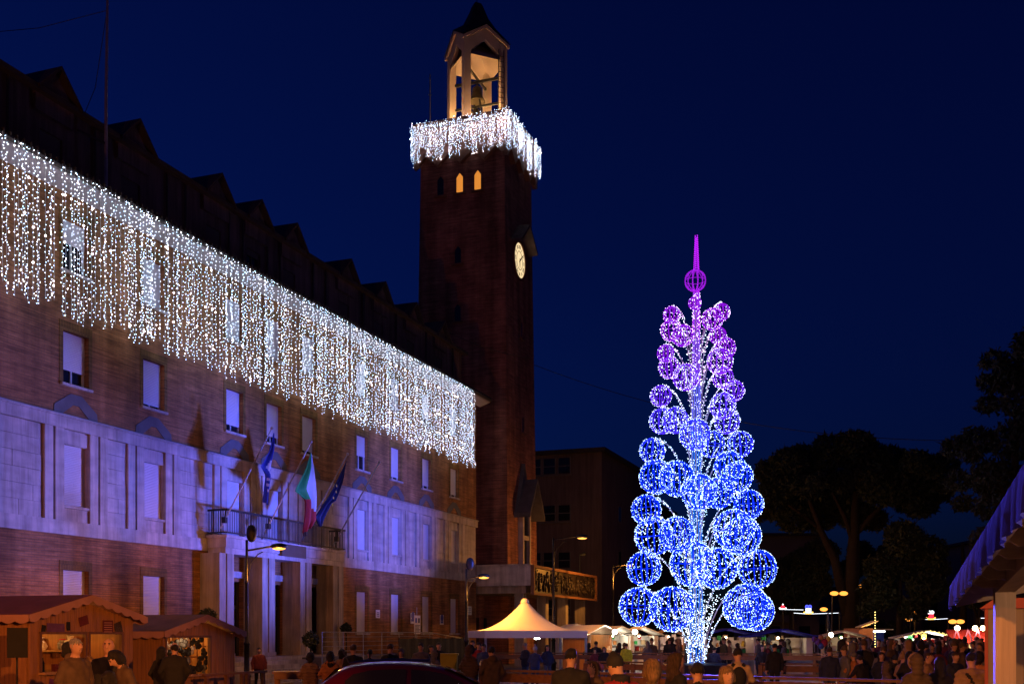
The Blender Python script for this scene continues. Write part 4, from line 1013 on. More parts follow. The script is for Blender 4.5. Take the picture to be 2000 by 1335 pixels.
# ================================================================== trees
def pine(label, px, Y, puffs, limbs, trunk_r=.5, seed=1, size=.15, per=2300, name='stone_pine', mm='needle'):
    base = W(px, HYP, Y); t = thing(name, label, 'tree', (base[0], base[1], 0)); r = random.Random(seed); k = Y / FPX
    def loc(p): return ((p[0] - px) * k, p[2] if len(p) > 2 else 0., CAMH + (HYP - p[1]) * k)
    b = MB()
    for l in limbs:
        pts = [loc(p) for p in l[0]]; pts[0] = (pts[0][0], pts[0][1], max(pts[0][2], 0)); b.tube(pts, [l[1] * (1 - .7 * i / (len(pts) - 1)) for i in range(len(pts))], 8)
    b.build('trunk', 'bark', t, True)
    N_ = sum(int(per * (q[2] * k) ** 2 / 2.2) + 30 for q in puffs); V = np.zeros((N_ * 3, 3)); o = 0
    rs_ = np.random.RandomState(seed)
    for q in puffs:
        c = np.array(loc(q)); n = int(per * (q[2] * k) ** 2 / 2.2) + 30
        if len(q) > 3: c[1] = q[3]
        d = rs_.normal(size=(n, 3)); d /= np.linalg.norm(d, axis=1)[:, None]; rad = rs_.uniform(.35, 1.0, n) ** .5
        pos = c + d * rad[:, None] * np.array([q[2] * k, q[2] * k, q[2] * k * .78])
        a = rs_.normal(size=(n, 3)) * size; e = rs_.normal(size=(n, 3)) * size
        V[o:o + n * 3:3] = pos; V[o + 1:o + n * 3:3] = pos + a; V[o + 2:o + n * 3:3] = pos + e; o += n * 3
    V = V[:o]; me = bpy.data.meshes.new('crown'); nf = o // 3
    me.vertices.add(o); me.vertices.foreach_set('co', V.ravel()); me.loops.add(o); me.loops.foreach_set('vertex_index', np.arange(o, dtype=np.int32))
    me.polygons.add(nf); me.polygons.foreach_set('loop_start', np.arange(0, o, 3, dtype=np.int32)); me.update(calc_edges=True); me.materials.append(MATS[mm])
    obj('crown', me, t); return t
r = random.Random(4)
def dome(cx, y_top, y_bot, hw, n, rp, seed, dmax=6):
    q = random.Random(seed); out = []
    for i in range(n):
        u = q.uniform(-1, 1); top = y_top + (y_bot - y_top) * (abs(u) ** 2.6) * .8; py = q.uniform(top + rp * .6, top + (y_bot - top) * .75)
        out.append((cx + u * hw, py, rp * q.uniform(.7, 1.25), q.uniform(-dmax, dmax)))
    return out
pf = [(1490, 930, 30), (1520, 915, 36), (1560, 902, 38), (1600, 895, 42), (1640, 888, 40), (1680, 892, 42), (1725, 897, 40), (1765, 885, 32), (1790, 905, 34), (1815, 920, 32), (1832, 945, 24), (1815, 965, 26), (1785, 985, 24), (1760, 1000, 26), (1500, 965, 34), (1490, 995, 24), (1535, 975, 44), (1590, 960, 55), (1650, 950, 60), (1710, 955, 55), (1760, 950, 44), (1560, 1010, 36), (1690, 1000, 40), (1620, 1000, 40), (1735, 1005, 30)]
pf = [q + (r.uniform(-4, 4),) for q in pf] + dome(1658, 866, 1000, 168, 34, 22, 8, 5)
pine('big umbrella pine spreading over the stalls behind the light tree', 1660, 78, pf,
     [([(1660, 1290), (1662, 1150), (1668, 1050), (1672, 960)], .75), ([(1655, 1200), (1630, 1090), (1600, 1030), (1575, 960)], .42), ([(1668, 1060), (1650, 1010), (1625, 960)], .25), ([(1672, 1040), (1710, 1000), (1760, 950)], .25), ([(1600, 1030), (1560, 1000), (1520, 970)], .18)], seed=2)
pf2 = [(1985, 690, 40), (1950, 700, 26), (1945, 740, 22), (1975, 740, 40), (1925, 725, 8), (1930, 790, 24), (1965, 800, 42), (1900, 860, 30), (1935, 850, 36), (1985, 860, 50), (1885, 890, 22), (1900, 930, 28), (1940, 930, 44), (1985, 930, 50), (1905, 975, 22), (1940, 990, 38), (1985, 1000, 46), (2030, 720, 60), (2030, 820, 60), (2040, 930, 70), (2010, 665, 26), (1960, 1050, 40), (2020, 1040, 60)]
pine('tall dark pine at the right behind the shed roof', 1990, 48, [q + (r.uniform(-2, 2),) for q in pf2], [([(1990, 1320), (1988, 1150), (1980, 1000), (1985, 800)], .4), ([(1985, 1000), (1940, 930), (1910, 880)], .15)], seed=5, size=.12, per=2500)
pf3 = [(1830, 1035, 20), (1860, 1025, 26), (1890, 1035, 30), (1845, 1055, 22), (1880, 1065, 30), (1915, 1040, 30), (1940, 1060, 40), (1815, 1052, 12)]
pine('dark tree far back between the two pines', 1880, 95, pf3, [([(1880, 1280), (1882, 1150), (1880, 1060)], .4)], seed=6, name='park_tree')
pf4 = [(1740, 1060, 40), (1770, 1040, 34), (1800, 1075, 34), (1760, 1100, 44), (1720, 1110, 36), (1810, 1110, 34), (1745, 1150, 40), (1790, 1150, 38), (1720, 1165, 30), (1765, 1190, 28), (1700, 1190, 20)]
pine('dark broadleaf tree standing right of the big pine trunk', 1757, 74, [q + (r.uniform(-3, 3),) for q in pf4], [([(1757, 1290), (1757, 1180), (1760, 1110)], .3)], seed=7, name='broadleaf_tree', mm='leaf_dark', size=.14)
pf5 = [(1845, 1215, 16), (1860, 1218, 14), (1852, 1230, 18), (1838, 1228, 12), (1868, 1230, 12)]
pine('round clipped tree behind the red and white stall', 1853, 88, pf5, [([(1853, 1275), (1853, 1235)], .2)], seed=8, name='clipped_tree', mm='leaf_dark', size=.12)
pf6 = [(1925, 1130, 30), (1900, 1110, 26), (1890, 1145, 22), (1935, 1160, 26), (1915, 1175, 22), (1955, 1140, 30)]
pine('dark tree above the gingerbread kiosk', 1915, 92, [q + (r.uniform(-2, 2),) for q in pf6], [([(1905, 1280), (1912, 1200), (1920, 1150)], .25), ([(1910, 1205), (1890, 1160)], .12)], seed=9, name='park_tree', mm='leaf_dark', size=.13)
pf7 = [(1525, 1130, 50), (1560, 1110, 45), (1500, 1160, 40), (1545, 1165, 45), (1590, 1140, 40), (1575, 1100, 40), (1600, 1080, 36)]
pine('dark tree mass behind the blue-lit stalls', 1545, 98, [q + (r.uniform(-2, 2),) for q in pf7], [([(1545, 1280), (1545, 1190)], .3)], seed=10, name='park_tree', mm='leaf_dark', size=.14)
# clipped balls and shrubs by the portico
def topiary(label, px, py, rp, Y, pot=True):
    base = W(px, HYP, Y); t = thing('topiary', label, 'plant', (base[0], base[1], 0)); rs_ = np.random.RandomState(int(px)); Rr = rp / FPX * Y; z = CAMH + (HYP - py) / FPX * Y; b = MB()
    for i in range(900):
        d = rs_.normal(size=3); d /= np.linalg.norm(d); p = Vector(d * Rr * rs_.uniform(.75, 1.03)) + Vector((0, 0, z)); a = Vector(rs_.normal(size=3) * .05); e = Vector(rs_.normal(size=3) * .05); b.poly([p, p + a, p + e])
    b.build('crown', 'leaf_dark', t); part('stem', 'bark', t, lambda m: m.tube([(0, 0, .3), (0, 0, z)], .035, 6)); part('pot', 'terracotta', t, lambda m: m.lathe([(.26, 0), (.36, .5), (.39, .5), (.39, .58), (.33, .58)], (0, 0, 0), 16))
topiary('clipped round bush in a pot before the portico piers', 607, 1248, 15, 41)
topiary('bush whose top shows above the second chalet roof', 405, 1205, 17, 38)
topiary('dark shrub in a pot beside the last portico pier', 676, 1226, 9, 49)

# ================================================================== market chalets on the left
def scallop(m, a, b_, drop, n, thick=.012, off=(0, 0, 0)):
    """valance strip between two points with a scalloped lower edge"""
    a, b_ = Vector(a), Vector(b_); K = n * 6; top = []; low = []
    for i in range(K + 1):
        u = i / K; p = a + (b_ - a) * u; q = abs(math.sin(u * n * math.pi)); top.append(p); low.append(p - Vector((0, 0, drop * (.72 + .28 * q))))
    d = (b_ - a); nrm = Vector((d.y, -d.x, 0)); nrm = nrm.normalized() * thick if nrm.length > 1e-6 else Vector((0, -thick, 0))
    V = []
    for i in range(K + 1): V += [top[i], low[i], low[i] + nrm, top[i] + nrm]
    F = []
    for i in range(K):
        for q in range(4): F.append((i * 4 + q, i * 4 + (q + 1) % 4, (i + 1) * 4 + (q + 1) % 4, (i + 1) * 4 + q))
    m.add(V, F)
def chalet(label, s, n, wd, dp, ze, zr, ov, roofm, openings, light, zc=1.12, group='wooden chalets before the town hall', doors=()):
    """gable front faces the square at local y=0; openings = [(x0,x1,z0,z1)]"""
    t = fthing('market_chalet', label, 'market stall', s, n, 0, group); hw = wd / 2
    # planked front
    pw = .125; x = -hw; k = 0
    def gz(x): return ze + (zr - ze) * (1 - abs(x) / (hw + ov))
    while x < hw - .01:
        x1 = min(x + pw, hw); xm = (x + x1) / 2; zt_ = gz(xm) - .12; segs = [(.02, zt_)]
        for o in openings:
            if o[0] < xm < o[1]:
                ns = []
                for a, b_ in segs:
                    if o[2] > a: ns.append((a, min(b_, o[2])))
                    if o[3] < b_: ns.append((max(a, o[3]), b_))
                segs = ns
        for a, b_ in segs:
            if b_ - a > .03: part('plank', 'pine_board', t, lambda m: m.bx(x + .004, x1 - .004, -.02 - .004 * (k % 3), .02, a, b_))
        x = x1; k += 1
    y = 0.06
    while y < dp - .01:     # flank toward the viewer
        part('plank', 'pine_board', t, lambda m: m.bx(-hw - .02, -hw + .02, y, min(y + pw - .006, dp), .02, ze + .02)); y += pw
    part('side_wall', 'pine_board', t, lambda m: m.bx(hw - .03, hw + .02, .03, dp, .02, ze)); part('back_wall', 'pine_board', t, lambda m: m.bx(-hw + .03, hw - .04, dp - .04, dp, .02, ze)); part('inner_lining', 'pine_board', t, lambda m: m.bx(-hw + .025, -hw + .05, .05, dp - .05, .02, ze))
    part('floor_board', 'pine_board_dark', t, lambda m: m.bx(-hw + .03, hw - .04, .03, dp - .05, .0, .05))
    def rf(m):
        for k in (-1, 1):
            e = hw + ov; m.extrude([(0, -ov, zr), (k * e, -ov, ze - .0), (k * e, -ov, ze + .04), (0, -ov, zr + .05)], (0, dp + 2 * ov, 0))
    ro = part('roof', roofm, t, rf)
    e = hw + ov
    for k in (-1, 1):
        part('valance', 'valance_cloth', ro, lambda m: scallop(m, (0, -ov - .02, zr + .045), (k * e, -ov - .02, ze + .035), .20, 6)); part('valance', 'valance_cloth', ro, lambda m: scallop(m, (k * (e + .015), -ov, ze + .035), (k * (e + .015), dp + ov, ze + .035), .20, 8))
    for o in openings:
        fr = part('opening_frame', 'pine_board_dark', t, lambda m: (m.bx(o[0] - .06, o[0], -.05, .05, o[2], o[3]), m.bx(o[1], o[1] + .06, -.05, .05, o[2], o[3]), m.bx(o[0] - .06, o[1] + .06, -.05, .05, o[3], o[3] + .06)))
        if o[2] > .5: part('counter', 'pine_board_long', t, lambda m: m.bx(o[0] - .08, o[1] + .08, -.22, .35, o[2] - .06, o[2] - .01))
    lamp('chalet_lamp', (-hw * .45, dp * .5, ze - .16), (1., .46, .10), light, .12, t); lamp('chalet_lamp', (hw * .5, dp * .5, ze - .16), (1., .46, .10), light * .8, .12, t)
    bu = part('bulb', 'bulb_warm', t, lambda m: m.sphere((0, dp * .42, ze - .02), .05)); part('lamp_cord', 'black_paint', t, lambda m: m.tube([(0, dp * .42, ze), (0, dp * .42, zr - .05)], .008, 4))
    return t
NC = 7.0
sA, zA_ = fac(180, 1168, NC); sl = fs(57, NC); sr = fs(287, NC); wA = (sr - sl) - .5
chA = chalet('near wooden chalet with lit counter and red felt roof', sA, NC - .25, wA, 2.6, 2.38, 2.87, .25, 'red_felt', [(-1.38, .02, 1.12, 1.98), (.18, 1.28, .06, 1.98)], 34)
part('shelf', 'pine_board_long', chA, lambda m: m.bx(-.24, .055, .12, 1.6, 1.56, 1.6)); part('partition', 'pine_board', chA, lambda m: m.bx(.06, .12, .06, 2.5, .05, 2.3)); part('shelf_bracket', 'pine_board_dark', chA, lambda m: m.bx(-.1, .05, .75, .85, 1.42, 1.559))
def ctext(txt, size, m_, parent, x, z, y=-.05, rz=0):
    me = text_mesh(txt, size, .002); me.materials.append(MATS[m_]); o = obj('lettering', me, parent); o.matrix_local = Matrix.Translation((x, y, z)) @ Matrix.Rotation(math.pi / 2, 4, 'X') @ Matrix.Rotation(rz, 4, 'Z')
cfr = lambda x, y, z: (chA.matrix_world, )
def on_chalet(ch, x, y, z):
    c, s_ = math.cos(FROT), math.sin(FROT); l = ch.location; return (l.x + c * x - s_ * y, l.y + s_ * x + c * y, z)
def prop(name, label, cat, ch, x, y, z, mats, fn, group=None, smooth=False):
    o = thing(name, label, cat, on_chalet(ch, x, y, z), FROT, group); part('body', mats, o, fn, smooth); return o
def bagshape(m, w_, h_, seed):
    r = random.Random(seed)
    prof = [(w_ * .5, 0), (w_ * .55, h_ * .3), (w_ * .42, h_ * .62), (w_ * .2, h_ * .8), (w_ * .34, h_)]; m.lathe(prof, (0, 0, 0), 9); m.v = [(p[0] + r.gauss(0, .02), p[1] + r.gauss(0, .02), p[2] + (r.gauss(0, .015) if p[2] > .01 else 0)) for p in m.v]
prop('paper_bag', 'crumpled white paper bag on the chalet shelf by the loudspeaker', 'bag', chA, -.1, 1.22, 1.6, 'paper_white', lambda m: bagshape(m, .3, .3, 1))
prop('paper_bag', 'crumpled white paper bag on the chalet shelf beside a jar', 'bag', chA, -.1, .30, 1.6, 'paper_white', lambda m: bagshape(m, .26, .34, 2))
o = prop('glass_jar', 'jar with coloured contents on the chalet shelf', 'jar', chA, -.1, .55, 1.6, 'galvanised', lambda m: m.lathe([(.08, 0), (.11, .05), (.11, .16), (.07, .2), (.07, .24)], (0, 0, 0), 14)); part('lid', 'sign_red', o, lambda m: m.lathe([(.08, .241), (.08, .27)], (0, 0, 0), 14))
prop('bottle', 'dark bottle standing at the counter end under the loudspeaker', 'bottle', chA, -1.2, .1, 1.12, 'glass', lambda m: m.lathe([(.045, 0), (.045, .2), (.018, .27), (.016, .33)], (0, 0, 0), 12))
prop('napkin_box', 'small dark box in the middle of the chalet counter', 'box', chA, -.78, .1, 1.12, 'cloth_maroon', lambda m: (m.bx(-.09, .09, -.06, .06, 0, .17), m.sphere((0, -.07, .06), .03)))
prop('cork_tray', 'flat pale tray lying on the chalet counter', 'tray', chA, -.25, .08, 1.12, 'paper_white', lambda m: (m.bx(-.16, .16, -.1, .1, 0, .02), m.bx(-.16, .16, -.1, -.09, .02, .035)))
def poster(label, x, z, w_, h_, m_, rot=0, ch=None, y=-.045, txt=None, tm='paper_white'):
    o = thing('poster', label, 'poster', on_chalet(ch or chA, x, y, z), FROT); pl = part('sheet', m_, o, lambda m: m.rbox((0, 0, 0), (w_, .006, h_), 0, 0, ('Y', rot)))
    if txt:
        for i, tx in enumerate(txt):
            me = text_mesh(tx, h_ * .8 / len(txt), .001); me.materials.append(MATS[tm]); q = obj('lettering', me, o); q.matrix_local = Matrix.Rotation(rot, 4, 'Y') @ Matrix.Translation((0, -.006, h_ * .36 - (i + .5) * h_ * .8 / len(txt) + .0)) @ Matrix.Rotation(math.pi / 2, 4, 'X')
    return o
poster('purple lettered sticker on the counter front of the near chalet', -1.0, .80, .34, .28, 'poster_purple', .2, txt=None)
p_ = poster('black and pink square sticker on the counter front of the near chalet', -.62, .76, .28, .34, 'cloth_black', .28)
part('portrait_panel', 'valance_cloth', p_, lambda m: m.rbox((-.02, -.005, .04), (.17, .004, .17), 0, 0, ('Y', .28)))
poster('violet paper notice above the lit counter', -.95, 2.13, .55, .2, 'cloth_purple', .02)
poster('small dark card pinned above the lit counter', -.55, 2.17, .12, .2, 'cloth_black'); poster('dark card tilted by the roof edge above the loudspeaker', -1.32, 2.10, .13, .18, 'cloth_black', .15)
poster('tilted dark photo high in the chalet gable', -.05, 2.3, .3, .22, 'cloth_maroon', -.25); p_ = poster('lined red notice in the chalet gable', .78, 2.17, .36, .3, 'cloth_maroon')
part('print', 'valance_cloth', p_, lambda m: [m.bx(-.14, .14, -.0055, -.0035, .08 - k * .055, .1 - k * .055) for k in range(5)] and None)
poster('tilted framed picture at the right of the chalet gable', 1.15, 2.14, .26, .28, 'hair_brown', -.3)
sB, _ = fac(405, 1203, NC - .6); slB = fs(320, NC - .6); srB = fs(480, NC - .6)
chB = chalet('second wooden chalet hung with dark wares beside the lamp post', sB, NC - .85, (srB - slB) - .5, 2.4, 2.02, 2.49, .25, 'brown_felt', [(-1.52, .42, .85, 1.88)], 40)
# wares hung on a lattice inside
lat = part('lattice', 'pine_board', chB, lambda m: ([m.bx(-1.4 + k * .3, -1.36 + k * .3, .4, .44, .1, 1.95) for k in range(8)], [m.bx(-1.4, .8, .37, .4, .4 + k * .3, .44 + k * .3) for k in range(6)]) and None)
rw = random.Random(31)
def ware(m, seed, w_):
    r = random.Random(seed)
    for k in range(5): m.sphere((r.gauss(0, w_ * .4), r.gauss(0, w_ * .2), r.gauss(0, w_ * .5)), w_ * r.uniform(.35, .65), 7, 5, 0, (r.uniform(.6, 1.3), .7, r.uniform(.6, 1.3)))
wm = []
for i in range(4):
    b = MB(); ware(b, i, .14); wm.append(b)
meshes = {c: [b.mesh('ware', c, True) for b in wm] for c in ('cloth_black', 'cloth_white', 'cloth_grey', 'cloth_blue')}
k = 0
for i in range(9):
    for j in range(6):
        x = -1.42 + i * .25 + rw.uniform(-.06, .06); z = .5 + j * .25 + rw.uniform(-.06, .06); c = 'cloth_white' if (i < 2 and j > 2) or rw.random() < .08 else ('cloth_blue' if (i, j) == (6, 4) else 'cloth_black' if rw.random() < .75 else 'cloth_grey')
        if i >= 4 and rw.random() < .22: continue
        o = obj('hanging_ware', meshes[c][k % 4]); o.location = on_chalet(chB, x, .28, z); o.rotation_euler = (rw.uniform(-.4, .4), rw.uniform(-1, 1), FROT); k += 1
        lab = {'cloth_white': 'white knitted ware hung on the lattice of the second chalet', 'cloth_black': 'black knitted ware hung on the lattice of the second chalet', 'cloth_grey': 'grey knitted ware hung on the lattice of the second chalet', 'cloth_blue': 'blue ware hung among black ones in the second chalet'}[c]
        tag(o, lab, 'ware', 'wares hung in the second chalet')
lamp('chalet_lamp', (-.7, .12, 1.82), (1., .62, .3), 9, .08, chB)  # extra lamp added to brighten the white wares
# railing before the second chalet
t = fthing('timber_railing', 'dark timber railing before the second chalet', 'railing', sB - .2, NC + .5, 0)
part('rail', 'rink_wood', t, lambda m: m.bx(-1.5, 1.5, -.05, .05, .86, .92)); [part('post', 'rink_wood', t, lambda m: m.bx(x - .05, x + .05, -.045, .045, 0, .858)) for x in (-1.35, -.45, .3, .55, 1.35)]
# loudspeaker on a stand
bs = W(33, HYP, 23); t = thing('loudspeaker', 'black loudspeaker on a thin stand before the near chalet', 'loudspeaker', (bs[0], bs[1], 0), R(28)); zs = 1.49
part('cabinet', 'rubber', t, lambda m: m.extrude([(-.20, -.16, zs), (.20, -.16, zs), (.14, .2, zs), (-.14, .2, zs)], (0, 0, .63))); part('grille', 'rubber', t, lambda m: m.bx(-.18, .18, -.175, -.162, zs + .03, zs + .6)); part('horn', 'rubber', t, lambda m: m.bx(-.12, .12, -.182, -.1755, zs + .42, zs + .56))
part('woofer', 'rubber', t, lambda m: m.extrude([(.14 * math.cos(a), -.176, zs + .21 + .14 * math.sin(a)) for a in [2 * math.pi * k / 16 for k in range(16)]], (0, -.008, 0)))
part('pole', 'black_paint', t, lambda m: m.tube([(0, 0, .3), (0, 0, zs)], .02, 8)); [part('leg', 'black_paint', t, lambda m: m.tube([(0, 0, .75), (.5 * math.cos(a), .5 * math.sin(a), .02)], .015, 6)) for a in (0.3, 2.4, 4.5)]

# ================================================================== white pagoda tent
a = W(910, 1231, 50); e = W(1141, 1231, 50); TC = ((a[0] + e[0]) / 2, 50.6); hwT = (e[0] - a[0]) / 2 / 1.0
tent = thing('pagoda_tent', 'white peaked tent glowing orange under the lamps', 'tent', (TC[0], TC[1], 0), R(12)); hT = hwT * .86; zE = CAMH + (HYP - 1231) / FPX * 50; zP = CAMH + (HYP - 1176) / FPX * 50.6
def tentroof(m):
    K, J = 14, 40; V = []
    for k in range(K + 1):
        u = k / K; z = zE + (zP - zE) * (u ** 1.9)
        for j in range(J):
            a_ = 2 * math.pi * j / J; ca, sa = math.cos(a_), math.sin(a_); sq = 1 / max(abs(ca), abs(sa)); rr_ = hT * (1 - u) * (1 + (sq - 1) * (1 - u) ** .8) + .16 * u; V.append((rr_ * ca, rr_ * sa, z - .06 * math.sin(u * math.pi) * (sq - 1) * 2))
    m.add(V, [(k * J + j, k * J + (j + 1) % J, (k + 1) * J + (j + 1) % J, (k + 1) * J + j) for k in range(K) for j in range(J)] + [tuple(K * J + j for j in range(J))])
part('roof', 'tent_cloth', tent, tentroof, True); part('peak_cap', 'tent_cloth', tent, lambda m: m.sphere((0, 0, zP + .04), .2, 12, 6, 0, (1, 1, .8)), True)
for f in range(4):
    rot = Matrix.Rotation(f * math.pi / 2, 4, 'Z')
    def val(m): m.bx(-hT, hT, -hT - .015, -hT + .005, zE - .32, zE); m.v = [tuple(rot @ Vector(p)) for p in m.v]
    part('valance', 'tent_cloth', tent, val); q = rot @ Vector((hT - .05, -hT + .05, 0)); part('pole', 'galvanised', tent, lambda m: m.bx(q.x - .05, q.x + .05, q.y - .05, q.y + .05, 0, zE - .02))
lm = part('work_lamp', 'bulb_white', tent, lambda m: m.bx(.2, .42, -1.2, -1.1, zE - .38, zE - .3))
lamp('tent_lamp', (.3, -.6, zE - .55), (1., .62, .3), 20, .1, tent)
# sodium lamp light falling on the tent comes from the street lamp left of it

# ================================================================== far stalls
def stall(label, px, py_ridge, py_eave, wpx, Y, roofm, wallm, light=18, lcol=(1., .72, .42), rot=FROT - R(90), goods=12, seed=0, hang=None, depth=2.6, open_w=.8):
    base = W(px, HYP, Y); t = thing('market_stall', label, 'market stall', (base[0], base[1], 0), rot, 'far market stalls'); hw = wpx / 2 / FPX * Y * .92; zr = CAMH + (HYP - py_ridge) / FPX * Y; ze = CAMH + (HYP - py_eave) / FPX * Y
    def rf(m):
        for k in (-1, 1): m.extrude([(0, -.5, zr), (k * (hw + .3), -.5, ze), (k * (hw + .3), -.5, ze + .05), (0, -.5, zr + .05)], (0, depth + .8, 0))
    part('roof', roofm, t, rf); zt_ = ze - .02
    part('back_wall', wallm, t, lambda m: m.bx(-hw, hw, depth - .04, depth, 0, zt_)); [part('side_wall', wallm, t, lambda m: m.bx(k * hw - .03, k * hw + .03, 0, depth - .05, 0, zt_)) for k in (-1, 1)]
    ow = hw * open_w; part('front_wall', wallm, t, lambda m: (m.bx(-hw + .04, hw - .04, -.03, .03, 0, .95), m.bx(-hw + .04, -ow, -.03, .03, .95, zt_), m.bx(ow, hw - .04, -.03, .03, .95, zt_)))
    part('counter', 'pine_board_long', t, lambda m: m.bx(-ow - .05, ow + .05, -.28, .3, .96, 1.0)); part('shelf', 'white_panel', t, lambda m: (m.bx(-hw + .1, hw - .1, depth - .35, depth - .05, 1.3, 1.33), m.bx(-hw + .1, hw - .1, depth - .3, depth - .05, 1.62, 1.65)))
    r = random.Random(seed); cs = ['cloth_red', 'paper_white', 'cloth_orange', 'flag_green', 'cloth_beige', 'cloth_black', 'flag_gold']
    b = MB()
    for k in range(goods):
        x = r.uniform(-ow, ow); z = r.choice((1.0, 1.33, 1.65)); s_ = r.uniform(.06, .13); y = r.uniform(-.1, .2) if z == 1.0 else depth - .2
        if r.random() < .5: b.bx(x - s_, x + s_, y - s_, y + s_, z + .002, z + s_ * 2.4, k % 7)
        else: b.lathe([(s_ * .7, .002), (s_, s_ * .8), (s_ * .5, s_ * 2), (s_ * .6, s_ * 2.5)], (x, y, z), 8, k % 7)
    g_ = b.build('goods', cs, t); g_['kind'] = 'stuff'
    lamp('stall_lamp', (0, depth * .5, ze - .15), lcol, light, .12, t); part('bulb', 'bulb_warm', t, lambda m: m.sphere((0, depth * .5, ze - .03), .06))
    return t
FR = FROT
stall('orange-roofed stall with red goods seen through the tent', 1125, 1219, 1233, 75, 64, 'tent_cloth', 'white_panel', 42, seed=1, rot=R(8), goods=16)
stall('orange-roofed stall with a gable just right of the tent', 1172, 1221, 1238, 60, 60, 'tent_cloth', 'pine_board', 30, seed=2, rot=R(30))
s3 = stall('orange-roofed stall with the left of two bright spotlights', 1210, 1223, 1240, 62, 62, 'tent_cloth', 'white_panel', 60, (1., .85, .62), seed=3, rot=R(12))
s4 = stall('orange-roofed stall with the right of two bright spotlights', 1256, 1224, 1240, 62, 63, 'tent_cloth', 'white_panel', 52, (1., .85, .62), seed=4, rot=R(4))
stall('small stall between spotlights and light tree trunk', 1312, 1228, 1242, 60, 66, 'brown_felt', 'white_panel', 34, (1., .6, .45), seed=5, rot=0)
for px, Y in ((1201, 59.5), (1240, 60.5)):
    p = W(px, 1233, Y); t = thing('spotlight', 'bright white spotlight at the gable of the ' + ('left' if px < 1220 else 'right') + ' orange-roofed stall', 'spotlight', p)
    part('lens', 'bulb_white', t, lambda m: m.sphere((0, 0, 0), .14, 10, 6)); part('housing', 'black_paint', t, lambda m: m.tube([(0, .12, .02), (0, .3, .05)], [.14, .08], 8)); part('bracket', 'black_paint', t, lambda m: m.tube([(0, .25, .04), (0, .6, .0)], .02, 5)); lamp('spot_light', (p[0], p[1] - .2, p[2]), (1., .9, .75), 60, .1)
stall('blue-lit stall with red clothes right of the light tree trunk', 1425, 1228, 1243, 115, 52, 'tarp_lit_blue', 'white_panel', 26, (1., .6, .35), seed=6, rot=R(-3), goods=18)
stall('blue-lit stall with hanging ornaments and a small fir', 1530, 1229, 1244, 120, 50, 'tarp_lit_blue', 'white_panel', 30, (1., .72, .4), seed=7, rot=R(-3), goods=20)
stall('stall with a pale sloping roof behind the balloons', 1650, 1232, 1243, 70, 62, 'tent_cloth', 'white_panel', 14, seed=8, rot=R(-8))
s9 = stall('white-lit stall with a red back wall and wreath', 1812, 1232, 1246, 108, 58, 'tent_cloth', 'white_panel', 420, (1., .93, .82), seed=9, rot=R(-12), goods=16)
part('red_backdrop', 'sign_red', s9, lambda m: m.bx(-.35, .5, .6, .63, 1.0, 1.7))
def wreath(m): m.tube([(-1.0 + .22 * math.cos(a), -.06, 1.5 + .22 * math.sin(a)) for a in [2 * math.pi * k / 20 for k in range(21)]], .06, 6)
part('wreath', 'flag_green', s9, wreath); part('garland', 'string_warm', s9, lambda m: [m.sphere((x, -.55, 1.86 + .25 * (1 - abs(x) / 1.3) + .05 * math.sin(x * 30)), .022, 6, 4) for x in [-.9 + k * .06 for k in range(31)]] and None)['kind'] = 'stuff'
# gingerbread kiosk
p = W(1893, HYP, 56); t = thing('gingerbread_kiosk', 'red gingerbread-house kiosk with small steep gables and bright lamps', 'market stall', (p[0], p[1], 0), R(-14), 'far market stalls')
k_ = 56 / FPX; hw = 33 * k_; z1_, z2_ = CAMH + (HYP - 1252) * k_, CAMH + (HYP - 1232) * k_
part('wall', 'valance_cloth', t, lambda m: (m.bx(-hw, -.15, 0, 2.2, 0, z1_), m.bx(.45, hw, 0, 2.2, 0, z1_), m.bx(-.15, .45, .8, 2.2, 0, z1_))); part('roof', 'cloth_red', t, lambda m: m.add([(-hw - .1, -.3, z1_ - .1), (hw + .1, -.3, z1_ - .1), (hw + .1, 1.1, z2_ + .1), (-hw - .1, 1.1, z2_ + .1), (hw + .1, 2.5, z1_), (-hw - .1, 2.5, z1_)], [(0, 1, 2, 3), (3, 2, 4, 5)]))
for x in (-.65, -.1, .35):
    part('steep_gable', 'cloth_purple', t, lambda m: (m.beam((x - .22, -.33, z1_ - .12), (x, -.33, z2_ + .1), .05, .06), m.beam((x + .22, -.33, z1_ - .12), (x, -.33, z2_ + .1), .05, .06)))
part('lit_doorway', 'lit_window', t, lambda m: m.bx(-.14, .44, .7, .75, .1, z1_ - .15))
for x in (-.6, .25, .62): part('lamp', 'bulb_warm', t, lambda m: m.sphere((x, -.2, z2_ + .16), .13)); lamp('kiosk_lamp', (p[0] + x, p[1] - .5, z2_ + .05), (1., .5, .18), 90, .1)
